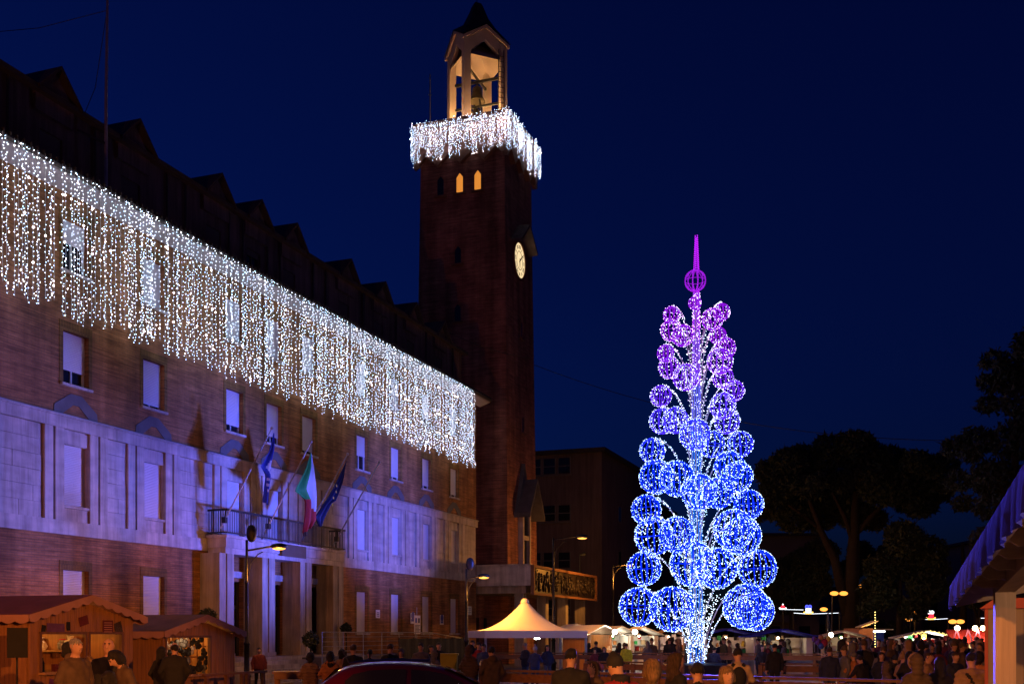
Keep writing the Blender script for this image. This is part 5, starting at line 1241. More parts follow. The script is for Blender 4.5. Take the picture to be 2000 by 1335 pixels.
# orange kiosk van and lit snack counter near the pine
p = W(1692, HYP, 66); t = thing('snack_van', 'orange-lit box van with a raised flap beside the pine trunk', 'van', (p[0], p[1], 0)); k_ = 66 / FPX
part('body', 'valance_cloth', t, lambda m: m.bx(-.45, .42, 0, 3, .35, CAMH + (HYP - 1226) * k_)); part('flap', 'tent_cloth', t, lambda m: m.beam((-.5, -.05, CAMH + (HYP - 1224) * k_), (.5, -.05, CAMH + (HYP - 1212) * k_), 1.2, .05)); [part('wheel', 'rubber', t, lambda m: m.tube([(-.46, y, .35), (-.3, y, .35)], .35, 14)) for y in (.6, 2.3)]
part('light_string', 'string_warm', t, lambda m: [m.sphere((.5, -.1, 1.2 + k * .16), .035, 6, 4) for k in range(14)] and None); lamp('van_lamp', (p[0] - .2, p[1] - 1.2, 2.6), (1., .42, .08), 45, .1)
p = W(1718, HYP, 68); t = thing('snack_counter', 'snack counter under a white tube light behind the crowd', 'market stall', (p[0], p[1], 0), 0, 'far market stalls'); part('counter', 'sign_blue', t, lambda m: m.bx(-.7, .7, 0, .6, 0, 1.05)); part('back_wall', 'sign_blue', t, lambda m: m.bx(-.75, .75, 1.4, 1.45, 0, 2.2)); part('tube_light', 'tube_white', t, lambda m: m.tube([(-.45, .2, 2.12), (.4, .2, 2.12)], .05, 8)); part('roof', 'white_panel', t, lambda m: m.bx(-.8, .8, -.2, 1.5, 2.21, 2.28))
# balloons
for i, (px, py, rp, m_, lab) in enumerate(((1610, 1254, 7, 'cloth_red', 'red balloon in the middle of the bunch'), (1597, 1252, 6, 'cloth_purple', 'violet balloon left in the bunch'), (1604, 1260, 6, 'cloth_blue', 'blue balloon low in the bunch'), (1618, 1246, 5, 'flag_gold', 'yellow balloon at the top of the bunch'), (1590, 1247, 5, 'cloth_purple', 'violet balloon at the far left of the bunch'), (1603, 1244, 5, 'cloth_orange', 'orange balloon at the top left of the bunch'))):
    p = W(px, py, 42); t = thing('balloon', lab, 'balloon', p, 0, 'bunch of balloons'); part('envelope', m_, t, lambda m: m.sphere((0, 0, 0), rp / FPX * 42, 12, 8, 0, (1, 1, 1.15)), True); part('string', 'white_paint', t, lambda m: m.tube([(0, 0, -rp / FPX * 42 * 1.1), (.02, 0, -.5), ((1612 - px) / FPX * 42, 0, -(p[2] - 1.15))], .004, 3)); part('knot', m_, t, lambda m: m.tube([(0, 0, -rp / FPX * 42 * 1.2), (0, 0, -rp / FPX * 42 * 1.1)], [.02, .006], 6))
p = W(1623, 1239, 43.5); t = thing('stall_bulb', 'bare bright orange bulb hanging over the balloons', 'lamp', p); part('bulb', 'bulb_warm', t, lambda m: m.sphere((0, 0, 0), .10, 10, 6)); part('cord', 'black_paint', t, lambda m: m.tube([(0, 0, .08), (0, .4, .9)], .012, 4)); part('pole', 'black_paint', t, lambda m: m.tube([(0, .4, -p[2]), (0, .4, .9)], .03, 6)); lamp('bulb_light', (p[0], p[1] - .25, p[2] - .1), (1., .5, .16), 60, .1)
# street decorations: gift figures strung over the far road
def gift(label, px, py, Y, box, bow, ribbon, span):
    p = W(px, py, Y); t = thing('light_figure', label, 'christmas lights', p, 0, 'gift light figures over the road'); k = Y / FPX
    part('box', box, t, lambda m: m.bx(-5 * k, 5 * k, -.05, .05, -6 * k, 3 * k)); part('bow', bow, t, lambda m: [m.tube([(d * (3 * k + 2.6 * k * math.cos(a)), 0, 6 * k + 2.6 * k * math.sin(a)) for a in [2 * math.pi * i / 12 for i in range(13)]], .05, 5) for d in (-1, 1)] and None)
    part('ribbon', ribbon, t, lambda m: m.tube([(-9 * k, 0, -4 * k), (-5 * k, 0, -7 * k), (5 * k, 0, -7 * k), (9 * k, 0, -4 * k)], .06, 5)); part('light_line', 'neon_white', t, lambda m: m.tube([(span[0] * k, 0, -6 * k), (0, 0, -8 * k), (span[1] * k, 0, -6 * k)], .016, 5)); part('pole', 'iron', t, lambda m: [m.tube([(s_ * k, 0, -p[2]), (s_ * k, 0, -5 * k)], .06, 6) for s_ in span] and None)
gift('red gift box light figure with a white bow over the far road', 1818, 1201, 95, 'neon_red', 'neon_white', 'neon_gold', (-40, 34)); gift('white and blue gift light figure left of the far lamp', 1579, 1190, 92, 'neon_white', 'neon_blue', 'neon_gold', (-30, 60)); gift('blue gift light figure behind the shed post', 1989, 1200, 80, 'neon_blue', 'neon_white', 'neon_gold', (-75, 20))
p = W(1529, 1187, 92); t = thing('light_figure', 'red bonnet light figure right of the light tree', 'christmas lights', p); k = 92 / FPX; part('bonnet', 'neon_red', t, lambda m: m.lathe([(5.5 * k, 0), (4 * k, 3 * k), (1.5 * k, 6 * k), (0, 7 * k)], (0, 0, 0), 12)); part('brim', 'neon_white', t, lambda m: m.tube([(-7 * k, 0, 0), (7 * k, 0, 0)], .07, 6)); part('bobble', 'neon_white', t, lambda m: m.sphere((0, 0, 7.5 * k), 1.5 * k, 8, 5)); part('light_line', 'neon_white', t, lambda m: m.tube([(-6 * k, 0, -2 * k), (40 * k, 0, -3 * k)], .015, 4)); part('pole', 'iron', t, lambda m: m.tube([(0, 0, -p[2]), (0, 0, -.1)], .06, 6))

# ================================================================== open shed at the right edge
sh = thing('timber_shed', 'pale pine shed with a blue-lit fabric valance at the right edge', 'shed', (0, 0, 0), 0)
SA = (math.sin(R(18.1)), math.cos(R(18.1)))     # runs nearly along the street
def sd(u, v, z): # u along the street away from the viewer, v to the right
    return (5.32 + u * SA[0] + v * SA[1], 13.1 + u * SA[1] - v * SA[0], z - .073 * u * z / 2.47)
def sbox(m, u0, u1, v0, v1, z0, z1):
    P_ = [sd(u, v, z) for z in (z0, z1) for u, v in ((u0, v0), (u1, v0), (u1, v1), (u0, v1))]; m.add(P_, [(3, 2, 1, 0), (4, 5, 6, 7), (0, 1, 5, 4), (1, 2, 6, 5), (2, 3, 7, 6), (3, 0, 4, 7)])
ZE = CAMH + (HYP - 1158) / FPX * 13.1; V0 = .40
slope = .22
def rz(v): return ZE + slope * v
zb0 = CAMH + (HYP - 1170) / FPX * 12.5
part('post', 'pale_pine', sh, lambda m: sbox(m, -.95, -.74, V0 - .05, V0 + .16, 0, CAMH + (HYP - 1170) / FPX * 12.5)); part('post', 'pale_pine', sh, lambda m: sbox(m, -8.1, -7.9, V0 - .05, V0 + .16, 0, zb0))
zb_ = CAMH + (HYP - 1170) / FPX * 12.5
part('plate_beam', 'pale_pine_y', sh, lambda m: sbox(m, -8.4, -.6, V0 - .04, V0 + .15, zb_ + .002, zb_ + .20))
rafters = [-.25 - .78 * k for k in range(11)]
for u in rafters:
    def rafter(m):
        prof = [(.05, rz(.05) + .0), (.05, rz(.05) + .03), (.12, rz(.12) - .03), (.2, rz(.2) - .10), (.32, rz(.32) - .12), (.38, rz(.38) - .15), (3.4, rz(3.4) - .15), (3.4, rz(3.4) + .03)][1:]
        A = [Vector(sd(u - .045, p[0], p[1])) for p in prof]; m.extrude(A, Vector(sd(u + .045, 0, 0)) - Vector(sd(u - .045, 0, 0)))
    part('rafter', 'pale_pine_x', sh, rafter)
for k in range(22):
    v = .0 + k * .155; part('roof_board', 'pale_pine_y', sh, lambda m: m.add([sd(u, vv, rz(vv) + dz) for dz in (.032, .055) for u, vv in ((-8.5, v), (.1, v), (.1, v + .15), (-8.5, v + .15))], [(3, 2, 1, 0), (4, 5, 6, 7), (0, 1, 5, 4), (1, 2, 6, 5), (2, 3, 7, 6), (3, 0, 4, 7)]))
part('roof_felt', 'roof_dark', sh, lambda m: m.add([sd(u, vv, rz(vv) + .06) for u, vv in ((-8.5, -.02), (.12, -.02), (.12, 3.6), (-8.5, 3.6))], [(0, 1, 2, 3)]))
def valn(m):
    K = 96; V = []
    for i in range(K + 1):
        u = .12 - 8.6 * i / K; w_ = .018 * math.sin(i * 1.7) + .014 * math.sin(i * .63 + 1)
        V += [sd(u, -.05, rz(0) + .10), sd(u, -.065 + w_, rz(0) - .06), sd(u, -.065 + w_ * 1.3, rz(0) - .2)]
    m.add(V, [(i * 3 + q, i * 3 + q + 1, (i + 1) * 3 + q + 1, (i + 1) * 3 + q) for i in range(K) for q in (0, 1)])
part('valance', 'tarp_lit_blue', sh, valn, True)
part('fascia', 'pale_pine_y', sh, lambda m: sbox(m, -8.5, .08, .0, .03, ZE - .12, ZE + .028)); part('end_board', 'pale_pine_x', sh, lambda m: m.add([sd(u, vv, rz(vv) + dz) for u in (.085, .11) for vv, dz in ((0.02, -.16), (3.4, -.16), (3.4, .03), (.02, .03))], [(0, 1, 2, 3), (7, 6, 5, 4), (0, 4, 5, 1), (1, 5, 6, 2), (2, 6, 7, 3), (3, 7, 4, 0)]))
sl_ = sd(-6.3, 2.6, 2.35); part('bulb', 'bulb_warm', sh, lambda m: m.sphere(sl_, .05)); part('cord', 'black_paint', sh, lambda m: m.tube([sl_, (sl_[0], sl_[1], 2.75)], .008, 4)); lamp('shed_fill_lamp', (sl_[0], sl_[1], sl_[2] - .12), (1., .55, .32), 420, .1)  # bulb and lamp added out of view to brighten the roof underside
# grey kiosk with red trim behind the post
p = W(1930, HYP, 17); t = thing('grey_kiosk', 'grey panel kiosk with dark red trim behind the shed post', 'kiosk', (p[0], p[1], 0), R(-25)); hk = CAMH + (HYP - 1188) / FPX * 17
part('wall_panel', 'grey_panel', t, lambda m: (m.bx(0, .5, 0, 3, 0, hk), m.bx(.503, 1.6, 0, 3, 0, .95), m.bx(.503, 1.6, .003, 3, .955, hk))); part('corner_trim', 'red_panel', t, lambda m: m.bx(-.05, .0, -.02, .1, 0, hk)); part('roof_trim', 'red_panel', t, lambda m: m.extrude([(-.12, -.1, hk + .002), (1.9, -.1, hk + .002), (1.9, -.1, hk + .16), (.1, -.1, hk + .16)], (0, 3.3, 0)))
part('camera_box', 'black_paint', t, lambda m: m.bx(.08, .16, -.12, -.0, hk - .22, hk - .08))

# ================================================================== ice rink with timber rails
def Yg(z, py): return (CAMH - z) * FPX / (py - HYP)
rk = [W(960, HYP, 27), W(1860, HYP, 19.5), W(1700, HYP, 50), W(960, HYP, 50)]
rk = [(-.55, 26.), (7.6, 19.8), (14.5, 46), (-1.2, 49)]
g = MB(); g.poly([(x, y, .05) for x, y in rk]); tag(g.build('ice_rink', 'ice'), 'purple-lit ice of the skating rink round the light tree', 'ice rink')
def railing(label, pts, zt=1.12, panel=True, glow=None):
    t = thing('rink_railing', label, 'railing', (pts[0][0], pts[0][1], 0), 0, 'timber railings round the rink'); o = Vector((pts[0][0], pts[0][1], 0))
    for i in range(len(pts) - 1):
        a, b_ = Vector((*pts[i], 0)) - o, Vector((*pts[i + 1], 0)) - o; L_ = (b_ - a).length; n = max(1, int(L_ / 1.6))
        part('handrail', 'pine_board_dark', t, lambda m: m.beam(a + Vector((0, 0, zt)), b_ + Vector((0, 0, zt)), .17, .05)); part('board', 'rink_wood', t, lambda m: m.beam(a + Vector((0, 0, zt - .17)), b_ + Vector((0, 0, zt - .17)), .05, .2)); part('bottom_board', 'rink_wood', t, lambda m: m.beam(a + Vector((0, 0, .16)), b_ + Vector((0, 0, .16)), .05, .18))
        for k in range(n + 1):
            p = a + (b_ - a) * (k / n); part('post', 'rink_wood', t, lambda m: m.rbox((p.x, p.y, zt / 2 - .02), (.13, .13, zt - .05), math.atan2(b_.y - a.y, b_.x - a.x)))
railing('near timber railing of the rink, left of the man in black', [(-.55, 26.2), (2.9, 23.4)]); railing('near timber railing of the rink across the bottom right', [(3.1, 23.2), (7.9, 19.6)])
railing('far timber railing of the rink before the stalls', [(-1.2, 49.2), (5.0, 48.4), (14.5, 46.2)]); railing('timber railing at the left end of the rink under the tent edge', [(-.8, 29), (-1.2, 48.6)])
railing('low timber railing in the middle of the rink left of the light tree', [(2.6, 38.5), (5.8, 37.2)], 1.0); railing('low timber railing in the middle of the rink right of the light tree', [(8.3, 36.4), (12.2, 34.5)], 1.0)
# picnic tables before the steps
def picnic(label, px, Y, rot, L_=2.0, z=.98):
    p = W(px, HYP, Y); t = thing('standing_table', label, 'table', (p[0], p[1], 0), rot, 'pine tables before the steps')
    for k in range(4): part('plank', 'pine_board_long', t, lambda m: m.bx(-L_ / 2, L_ / 2, -.36 + k * .182, -.36 + k * .182 + .174, z, z + .05))
    for x in (-L_ / 2 + .1, L_ / 2 - .1): part('leg', 'pine_board', t, lambda m: (m.beam((x, -.42, 0), (x, -.12, z), .1, .07), m.beam((x, .42, 0), (x, .12, z), .1, .07)))
    part('apron', 'pine_board_long', t, lambda m: m.bx(-L_ / 2 + .05, L_ / 2 - .05, -.345, -.31, z - .14, z - .002)); part('stretcher', 'pine_board_long', t, lambda m: m.bx(-L_ / 2 + .1, L_ / 2 - .1, -.03, .03, .3, .4))
picnic('pine standing table with two women in quilted coats', 592, 28, R(6), 1.5); picnic('pine standing table with a beige bag behind the red car', 700, 33, R(-6), 1.8); picnic('pine standing table with a group of dark jackets', 800, 36, R(4), 2.)
# ramp railing, dark hoarding, bin
t = fthing('ramp_railing', 'metal ramp railing running along the wall beside the portico', 'railing', POR1 + .1, 2.2, 0)
part('handrail', 'galvanised', t, lambda m: m.tube([(-4.2, 0, 2.05), (6.5, 0, 2.05), (10.5, 0, 1.75)], .025, 6)); [part('rail', 'galvanised', t, lambda m: m.tube([(-4.2, 0, 2.05 - .2 * k), (6.5, 0, 2.05 - .2 * k), (10.5, 0, 1.75 - .2 * k)], .013, 5)) for k in range(1, 5)]; [part('post', 'galvanised', t, lambda m: m.tube([(x, 0, 0), (x, 0, 2.05 if x < 6.6 else 1.9)], .022, 6)) for x in (-4.2, -2.4, -.6, 1.2, 3., 4.8, 6.5, 8.5)]
part('ramp', 'paving', t, lambda m: m.extrude([(-4.2, .05, 0), (10.5, .05, 0), (10.5, .05, .6), (6.5, .05, 1.0), (-4.2, .05, 1.0)], (0, 1.3, 0)))
hS0, hS1 = fs(782, 3.), fs(908, 3.); t = fthing('dark_hoarding', 'dark fabric hoarding along the wall behind the crowd', 'fence', hS0, 3.0, 0)
def hoard(m):
    L_ = hS1 - hS0; K = 40; V = []
    for i in range(K + 1): x = L_ * i / K; V += [(x, .03 * math.sin(i * 1.3), .05), (x, .03 * math.sin(i * 1.3 + .5), 1.78 - .04 * abs(math.sin(i * .4)))]
    m.add(V, [(2 * i, 2 * i + 2, 2 * i + 3, 2 * i + 1) for i in range(K)])
part('fabric', 'cloth_black', t, hoard); [part('post', 'iron', t, lambda m: m.tube([(x, .06, 0), (x, .06, 1.8)], .03, 6)) for x in np.linspace(0, hS1 - hS0, 6)]
p = W(877, HYP, 36); t = thing('wheelie_bin', 'yellow-green plastic bin among the crowd behind the red car', 'bin', (p[0], p[1], 0))
part('body', 'yellow_plastic', t, lambda m: m.add([(x * .22, y * .24, .06) for x, y in ((-1, -1), (1, -1), (1, 1), (-1, 1))] + [(x * .28, y * .3, 1.28) for x, y in ((-1, -1), (1, -1), (1, 1), (-1, 1))], [(3, 2, 1, 0), (0, 1, 5, 4), (1, 2, 6, 5), (2, 3, 7, 6), (3, 0, 4, 7), (4, 5, 6, 7)])); part('lid', 'yellow_plastic', t, lambda m: (m.bx(-.31, .31, -.34, .32, 1.283, 1.34), m.tube([(-.28, .33, 1.3), (.28, .33, 1.3)], .03, 6))); [part('wheel', 'rubber', t, lambda m: m.tube([(x - .03, .24, .1), (x + .03, .24, .1)], .1, 12)) for x in (-.2, .2)]

# ================================================================== red car
p = W(818, HYP, 21.2); car = thing('parked_car', 'dark red hatchback parked before the standing tables', 'car', (p[0], p[1], 0), R(3))
ST = [(-1.98, .60, .86, .62, .86), (-1.92, .72, .93, .70, .95), (-1.78, .78, .98, .66, 1.12), (-1.5, .82, .98, .60, 1.36), (-1.15, .83, .97, .60, 1.45), (-.6, .84, .96, .60, 1.475), (-.1, .84, .95, .60, 1.47), (.35, .84, .94, .59, 1.42), (.75, .83, .93, .57, 1.27), (1.15, .82, .92, .60, 1.04), (1.3, .81, .91, .66, .955), (1.6, .79, .86, .64, .90), (1.85, .72, .78, .58, .81), (1.97, .6, .66, .5, .69)]
b = MB(); n_ = 13; V = []
for x, wb, zb2, wr, zr2 in ST:
    half = [(wb * .92, .22), (wb, .45), (wb, zb2 - .12), (wb * .985, zb2), (wr + (wb - wr) * .18, zb2 + (zr2 - zb2) * .72), (wr * .8, zr2 - .02 * (zr2 > zb2 + .1)), (0, zr2)]
    V += [(x, -y, z) for y, z in half] + [(x, y, z) for y, z in half[-2::-1]]
F = [(i * n_ + k, i * n_ + k + 1, (i + 1) * n_ + k + 1, (i + 1) * n_ + k) for i in range(len(ST) - 1) for k in range(n_ - 1)]
b.add(V, F + [tuple(range(n_)), tuple((len(ST) - 1) * n_ + k for k in range(n_))[::-1]])
o = b.build('body', 'car_paint', car, True); md = o.modifiers.new('sub', 'SUBSURF'); md.levels = 2; md.render_levels = 2
def sec(x):
    for i in range(len(ST) - 1):
        if ST[i][0] <= x <= ST[i + 1][0]:
            u = (x - ST[i][0]) / (ST[i + 1][0] - ST[i][0]); return [ST[i][j] * (1 - u) + ST[i + 1][j] * u for j in range(5)]
def side_window(m, xs, sgn):
    V = []
    for x, t0, t1 in xs:
        _, wb, zb2, wr, zr2 = sec(x)
        for t_ in (t0, t1):
            y = wb * .985 + (wr + (wb - wr) * .18 - wb * .985) * t_; z = zb2 + (zr2 - zb2) * .72 * t_; V.append((x, sgn * (y + .012), z))
    m.add(V, [(2 * i, 2 * i + 2, 2 * i + 3, 2 * i + 1) for i in range(len(xs) - 1)])
for sg_ in (-1, 1):
    part('side_window', 'car_glass', car, lambda m: side_window(m, [(-1.35, .1, .45), (-1.2, .08, .8), (-.9, .06, .95), (-.5, .06, 1.0), (-.22, .06, 1.0)], sg_)); part('side_window', 'car_glass', car, lambda m: side_window(m, [(-.12, .06, 1.0), (.2, .06, 1.0), (.5, .06, .98), (.8, .06, .75), (1.0, .1, .3)], sg_))
    part('mirror', 'car_paint', car, lambda m: m.sphere((.78, sg_ * .95, 1.0), .1, 10, 6, 0, (.7, 1, .7)), True); part('door_handle', 'chrome', car, lambda m: m.bx(-.25, -.08, sg_ * .845 - .015, sg_ * .845 + .015, .82, .85)); part('rear_lamp', 'sign_red', car, lambda m: m.sphere((-1.86, sg_ * .62, .86), .12, 8, 6, 0, (.5, 1, 1.6))); part('headlight', 'chrome', car, lambda m: m.sphere((1.8, sg_ * .55, .7), .12, 8, 6, 0, (.8, 1.4, .7)))
    for x in (-1.28, 1.28):
        wl = part('wheel', 'rubber', car, lambda m: m.tube([(x, sg_ * .66, .31), (x, sg_ * .85, .31)], .31, 20)); part('rim', 'chrome', wl, lambda m: m.tube([(x, sg_ * .851, .31), (x, sg_ * .86, .31)], [.2, .19], 14))
part('rear_window', 'car_glass', car, lambda m: m.add([(-1.84, -.56, 1.03), (-1.84, .56, 1.03), (-1.56, .47, 1.335), (-1.56, -.47, 1.335)], [(0, 1, 2, 3)])); part('windscreen', 'car_glass', car, lambda m: m.add([(1.17, -.56, 1.045), (1.17, .56, 1.045), (.52, .46, 1.37), (.52, -.46, 1.37)], [(0, 1, 2, 3)])); part('aerial', 'black_paint', car, lambda m: m.tube([(-1.35, 0, 1.43), (-1.5, 0, 1.72)], .008, 5)); [part('roof_rail', 'chrome', car, lambda m: m.tube([(-1.3, y, 1.44), (-.6, y, 1.49), (.2, y, 1.47)], .014, 5)) for y in (-.52, .52)]

# ================================================================== people
def surface_nets(Vg, org, h):
    S = Vg < 0; nx, ny, nz = Vg.shape; cor = list(itertools.product((0, 1), repeat=3))
    def sl(A, c): return A[c[0]:nx - 1 + c[0], c[1]:ny - 1 + c[1], c[2]:nz - 1 + c[2]]
    cnt = sum(sl(S, c).astype(np.int8) for c in cor); act = (cnt > 0) & (cnt < 8); ids = np.full(act.shape, -1, np.int32); n = int(act.sum()); ids[act] = np.arange(n)
    cell = np.argwhere(act).astype(float); acc = np.zeros((n, 3)); wt = np.zeros(n)
    for a in cor:
        for ax in range(3):
            if a[ax]: continue
            b = list(a); b[ax] = 1; va = sl(Vg, a)[act]; vb = sl(Vg, b)[act]; m = (va < 0) != (vb < 0)
            t = va[m] / (va[m] - vb[m]); p = np.tile(np.array(a, float), (m.sum(), 1)); p[:, ax] = t; acc[m] += p; wt[m] += 1
    pos = (cell + acc / wt[:, None]) * h + org; faces = []
    for ax in range(3):
        o1, o2 = [i for i in range(3) if i != ax]
        A = np.take(S, range(0, S.shape[ax] - 1), ax); B = np.take(S, range(1, S.shape[ax]), ax); e = np.argwhere(A != B); e = e[(e[:, o1] > 0) & (e[:, o2] > 0) & (e[:, o1] < S.shape[o1] - 1) & (e[:, o2] < S.shape[o2] - 1)]
        q = []
        for d1, d2 in ((1, 1), (0, 1), (0, 0), (1, 0)):
            c = e.copy(); c[:, o1] -= d1; c[:, o2] -= d2; q.append(ids[c[:, 0], c[:, 1], c[:, 2]])
        q = np.stack(q, 1); flip = A[e[:, 0], e[:, 1], e[:, 2]] ^ (ax == 1); q[flip] = q[flip][:, ::-1]; faces.append(q)
    return pos, np.concatenate(faces)
def cone_d(P_, a, b, ra, rb):
    a, b = np.array(a), np.array(b); ab = b - a; t = np.clip(((P_ - a) @ ab) / max(ab @ ab, 1e-9), 0, 1); return np.linalg.norm(P_ - a - t[..., None] * ab, axis=-1) - (ra + (rb - ra) * t)
def ell_d(P_, c, r):
    q = (P_ - np.array(c)) / np.array(r); k0 = np.linalg.norm(q, axis=-1); k1 = np.linalg.norm(q / np.array(r), axis=-1); return k0 * (k0 - 1) / np.maximum(k1, 1e-6)
SLOTS = ['skin', 'hair', 'jacket', 'trousers', 'shoe', 'extra', 'face']
def person_mesh(pose='pockets', hair='short', coat='jacket', lean=0., headtilt=0., headturn=0., build=1., quilt=False, res=.019, extra=None, female=False, stride=False, hood=False):
    K = build; pr = []      # (kind, args, slot, blend)
    def cone(a, b, ra, rb, s): pr.append(('c', (a, b, ra, rb), s))
    def ell(c, r, s): pr.append(('e', (c, r), s))
    sh = .165 * K if not female else .145 * K
    # legs
    for k in (-1, 1):
        dy = .16 * k if stride else 0; hip = (.09 * k, 0, .93); knee = (.10 * k, -.02 - dy * .5, .51); ank = (.105 * k, .03 - dy, .10)
        cone(hip, knee, .092 * K, .065, 3); cone(knee, ank, .062, .05, 3); cone((.105 * k, .05 - dy, .05), (.12 * k, -.13 - dy, .04), .05, .042, 4)
    zj = {'jacket': .90, 'long': .62, 'short': .98}[coat]
    for k in (-1, 1):
        cone((.075 * k, 0, zj), (.09 * k * K, .005, 1.28), (.125 if coat != 'long' else .14) * K, .115 * K, 2)
    cone((0, -.01, zj + .02), (0, 0, 1.36), .13 * K, .12 * K, 2); cone((0, .01, 1.43), (-sh, .01, 1.365), .07, .078 * K, 2); cone((0, .01, 1.43), (sh, .01, 1.365), .07, .078 * K, 2); cone((0, .01, 1.34), (0, .015, 1.465), .10 * K, .062, 2)
    poses = {'pockets': ((.275, .03, 1.14), (.20, -.10, .95)), 'down': ((.255, .02, 1.13), (.26, -.06, .88)), 'front': ((.27, -.02, 1.15), (.09, -.27, 1.12)), 'phone': ((.24, -.06, 1.17), (.07, -.30, 1.38)), 'rail': ((.29, -.08, 1.18), (.22, -.33, 1.08)), 'point': ((.25, -.08, 1.2), (.25, -.34, 1.25))}
    hands = []
    for k in (-1, 1):
        el, wr = poses[pose if pose != 'point' or k > 0 else 'pockets']; el = (el[0] * k * (K * .5 + .5), el[1], el[2]); wr = (wr[0] * k, wr[1], wr[2])
        cone((sh * k, .01, 1.36), el, .078 * K, .058, 2); cone(el, wr, .056, .042, 2)
        if pose != 'pockets':
            d = np.array(wr) - np.array(el); d /= np.linalg.norm(d); h0 = np.array(wr) + d * .03; h1 = np.array(wr) + d * .085; cone(tuple(h0), tuple(h1), .032, .034, 0); hands.append((h1, d, k))
    # head and neck
    cone((0, .015, 1.44), (0, .0, 1.56), .058, .054, 0); hc = np.array((0, -.015, 1.64))
    ell((0, -.012, 1.655), (.077, .097, .105), 0); ell((0, -.035, 1.59), (.06, .068, .07), 0); cone((0, -.105, 1.66), (0, -.128, 1.625), .012, .016, 0)
    for k in (-1, 1): ell((.078 * k, 0, 1.645), (.012, .025, .034), 0)
    if hair == 'short': ell((0, .012, 1.69), (.083, .098, .085), 1)
    elif hair == 'bald': ell((0, .05, 1.65), (.074, .06, .055), 1)
    elif hair == 'crop': ell((0, .010, 1.683), (.080, .099, .086), 1)
    elif hair == 'long': ell((0, .018, 1.69), (.09, .10, .09), 1); cone((0, .07, 1.66), (0, .10, 1.42), .085, .075, 1); [cone((.07 * k, .02, 1.66), (.085 * k, .04, 1.45), .035, .035, 1) for k in (-1, 1)]
    elif hair == 'bob': ell((0, .018, 1.69), (.095, .105, .095), 1); cone((0, .05, 1.66), (0, .065, 1.56), .085, .075, 1); [cone((.072 * k, 0, 1.67), (.08 * k, .0, 1.57), .035, .035, 1) for k in (-1, 1)]
    elif hair == 'pony': ell((0, .015, 1.69), (.085, .1, .088), 1); cone((0, .11, 1.70), (0, .15, 1.52), .035, .025, 1)
    elif hair == 'beanie': ell((0, .008, 1.705), (.092, .108, .095), 5); cone((0, .02, 1.76), (0, .025, 1.80), .05, .035, 5)
    elif hair == 'bobble': ell((0, .008, 1.705), (.092, .108, .095), 5); ell((0, .02, 1.83), (.045, .045, .045), 5)
    elif hair == 'hood': ell((0, .03, 1.67), (.115, .125, .135), 2); cone((0, .06, 1.6), (0, .06, 1.48), .1, .1, 2)
    if hood: ell((0, .10, 1.47), (.12, .075, .085), 2)
    if extra == 'scarf': [cone((.06 * math.cos(a), .01 + .065 * math.sin(a), 1.49), (.06 * math.cos(a + .6), .01 + .065 * math.sin(a + .6), 1.49), .04, .04, 5) for a in [i * .6 for i in range(11)]]
    if extra == 'fur': [cone((.11 * math.cos(a), .07 + .08 * math.sin(a), 1.50), (.11 * math.cos(a + .6), .07 + .08 * math.sin(a + .6), 1.50), .045, .045, 5) for a in [i * .6 for i in range(11)]]
    if extra == 'hoodfur': [cone((.105 * math.cos(a), -.055 + .02 * math.cos(3 * a), 1.66 + .125 * math.sin(a)), (.105 * math.cos(a + .5), -.055, 1.66 + .125 * math.sin(a + .5)), .03, .03, 5) for a in [i * .5 for i in range(13)]]
    if extra == 'backpack': ell((0, .20, 1.20), (.14, .10, .21), 5); [cone((.12 * k, -.11, 1.2), (.10 * k, .10, 1.47), .02, .02, 5) for k in (-1, 1)]
    if extra == 'strap': cone((-.13, .125, 1.0), (.12, .12, 1.40), .014, .014, 5); ell((-.24, .05, .92), (.06, .13, .1), 5)
    if extra == 'shoulderbag': ell((.28, .02, 1.0), (.06, .14, .12), 5); cone((.25, 0, 1.1), (.15, .02, 1.44), .014, .014, 5)
    # pose the upper body: lean at the hips, tilt / turn the head at the neck
    def bend(p):
        p = np.array(p, float)
        if p[2] > 1.5 and (headtilt or headturn):
            q = p - np.array((0, 0, 1.52)); c, s_ = math.cos(headturn), math.sin(headturn); q = np.array((c * q[0] - s_ * q[1], s_ * q[0] + c * q[1], q[2])); c, s_ = math.cos(headtilt), math.sin(headtilt); q = np.array((q[0], c * q[1] - s_ * q[2], s_ * q[1] + c * q[2])); p = q + np.array((0, 0, 1.52))
        if p[2] > .95 and lean:
            q = p - np.array((0, 0, .95)); c, s_ = math.cos(lean), math.sin(lean); p = np.array((q[0], c * q[1] - s_ * q[2], s_ * q[1] + c * q[2])) + np.array((0, 0, .95))
        return p
    P2 = []
    for kind, a, s in pr:
        if kind == 'c': P2.append((kind, (bend(a[0]), bend(a[1]), a[2], a[3]), s))
        else: P2.append((kind, (bend(a[0]), a[1]), s))
    pts = np.array([x for k_, a, s in P2 for x in ((a[0], a[1]) if k_ == 'c' else (a[0],))]); lo = pts.min(0) - .2; hi = pts.max(0) + .2; lo[2] = -.03; dims = np.ceil((hi - lo) / res).astype(int) + 1
    G = np.stack(np.meshgrid(*[lo[i] + res * np.arange(dims[i]) for i in range(3)], indexing='ij'), -1); Vg = np.full(tuple(dims), 9.)
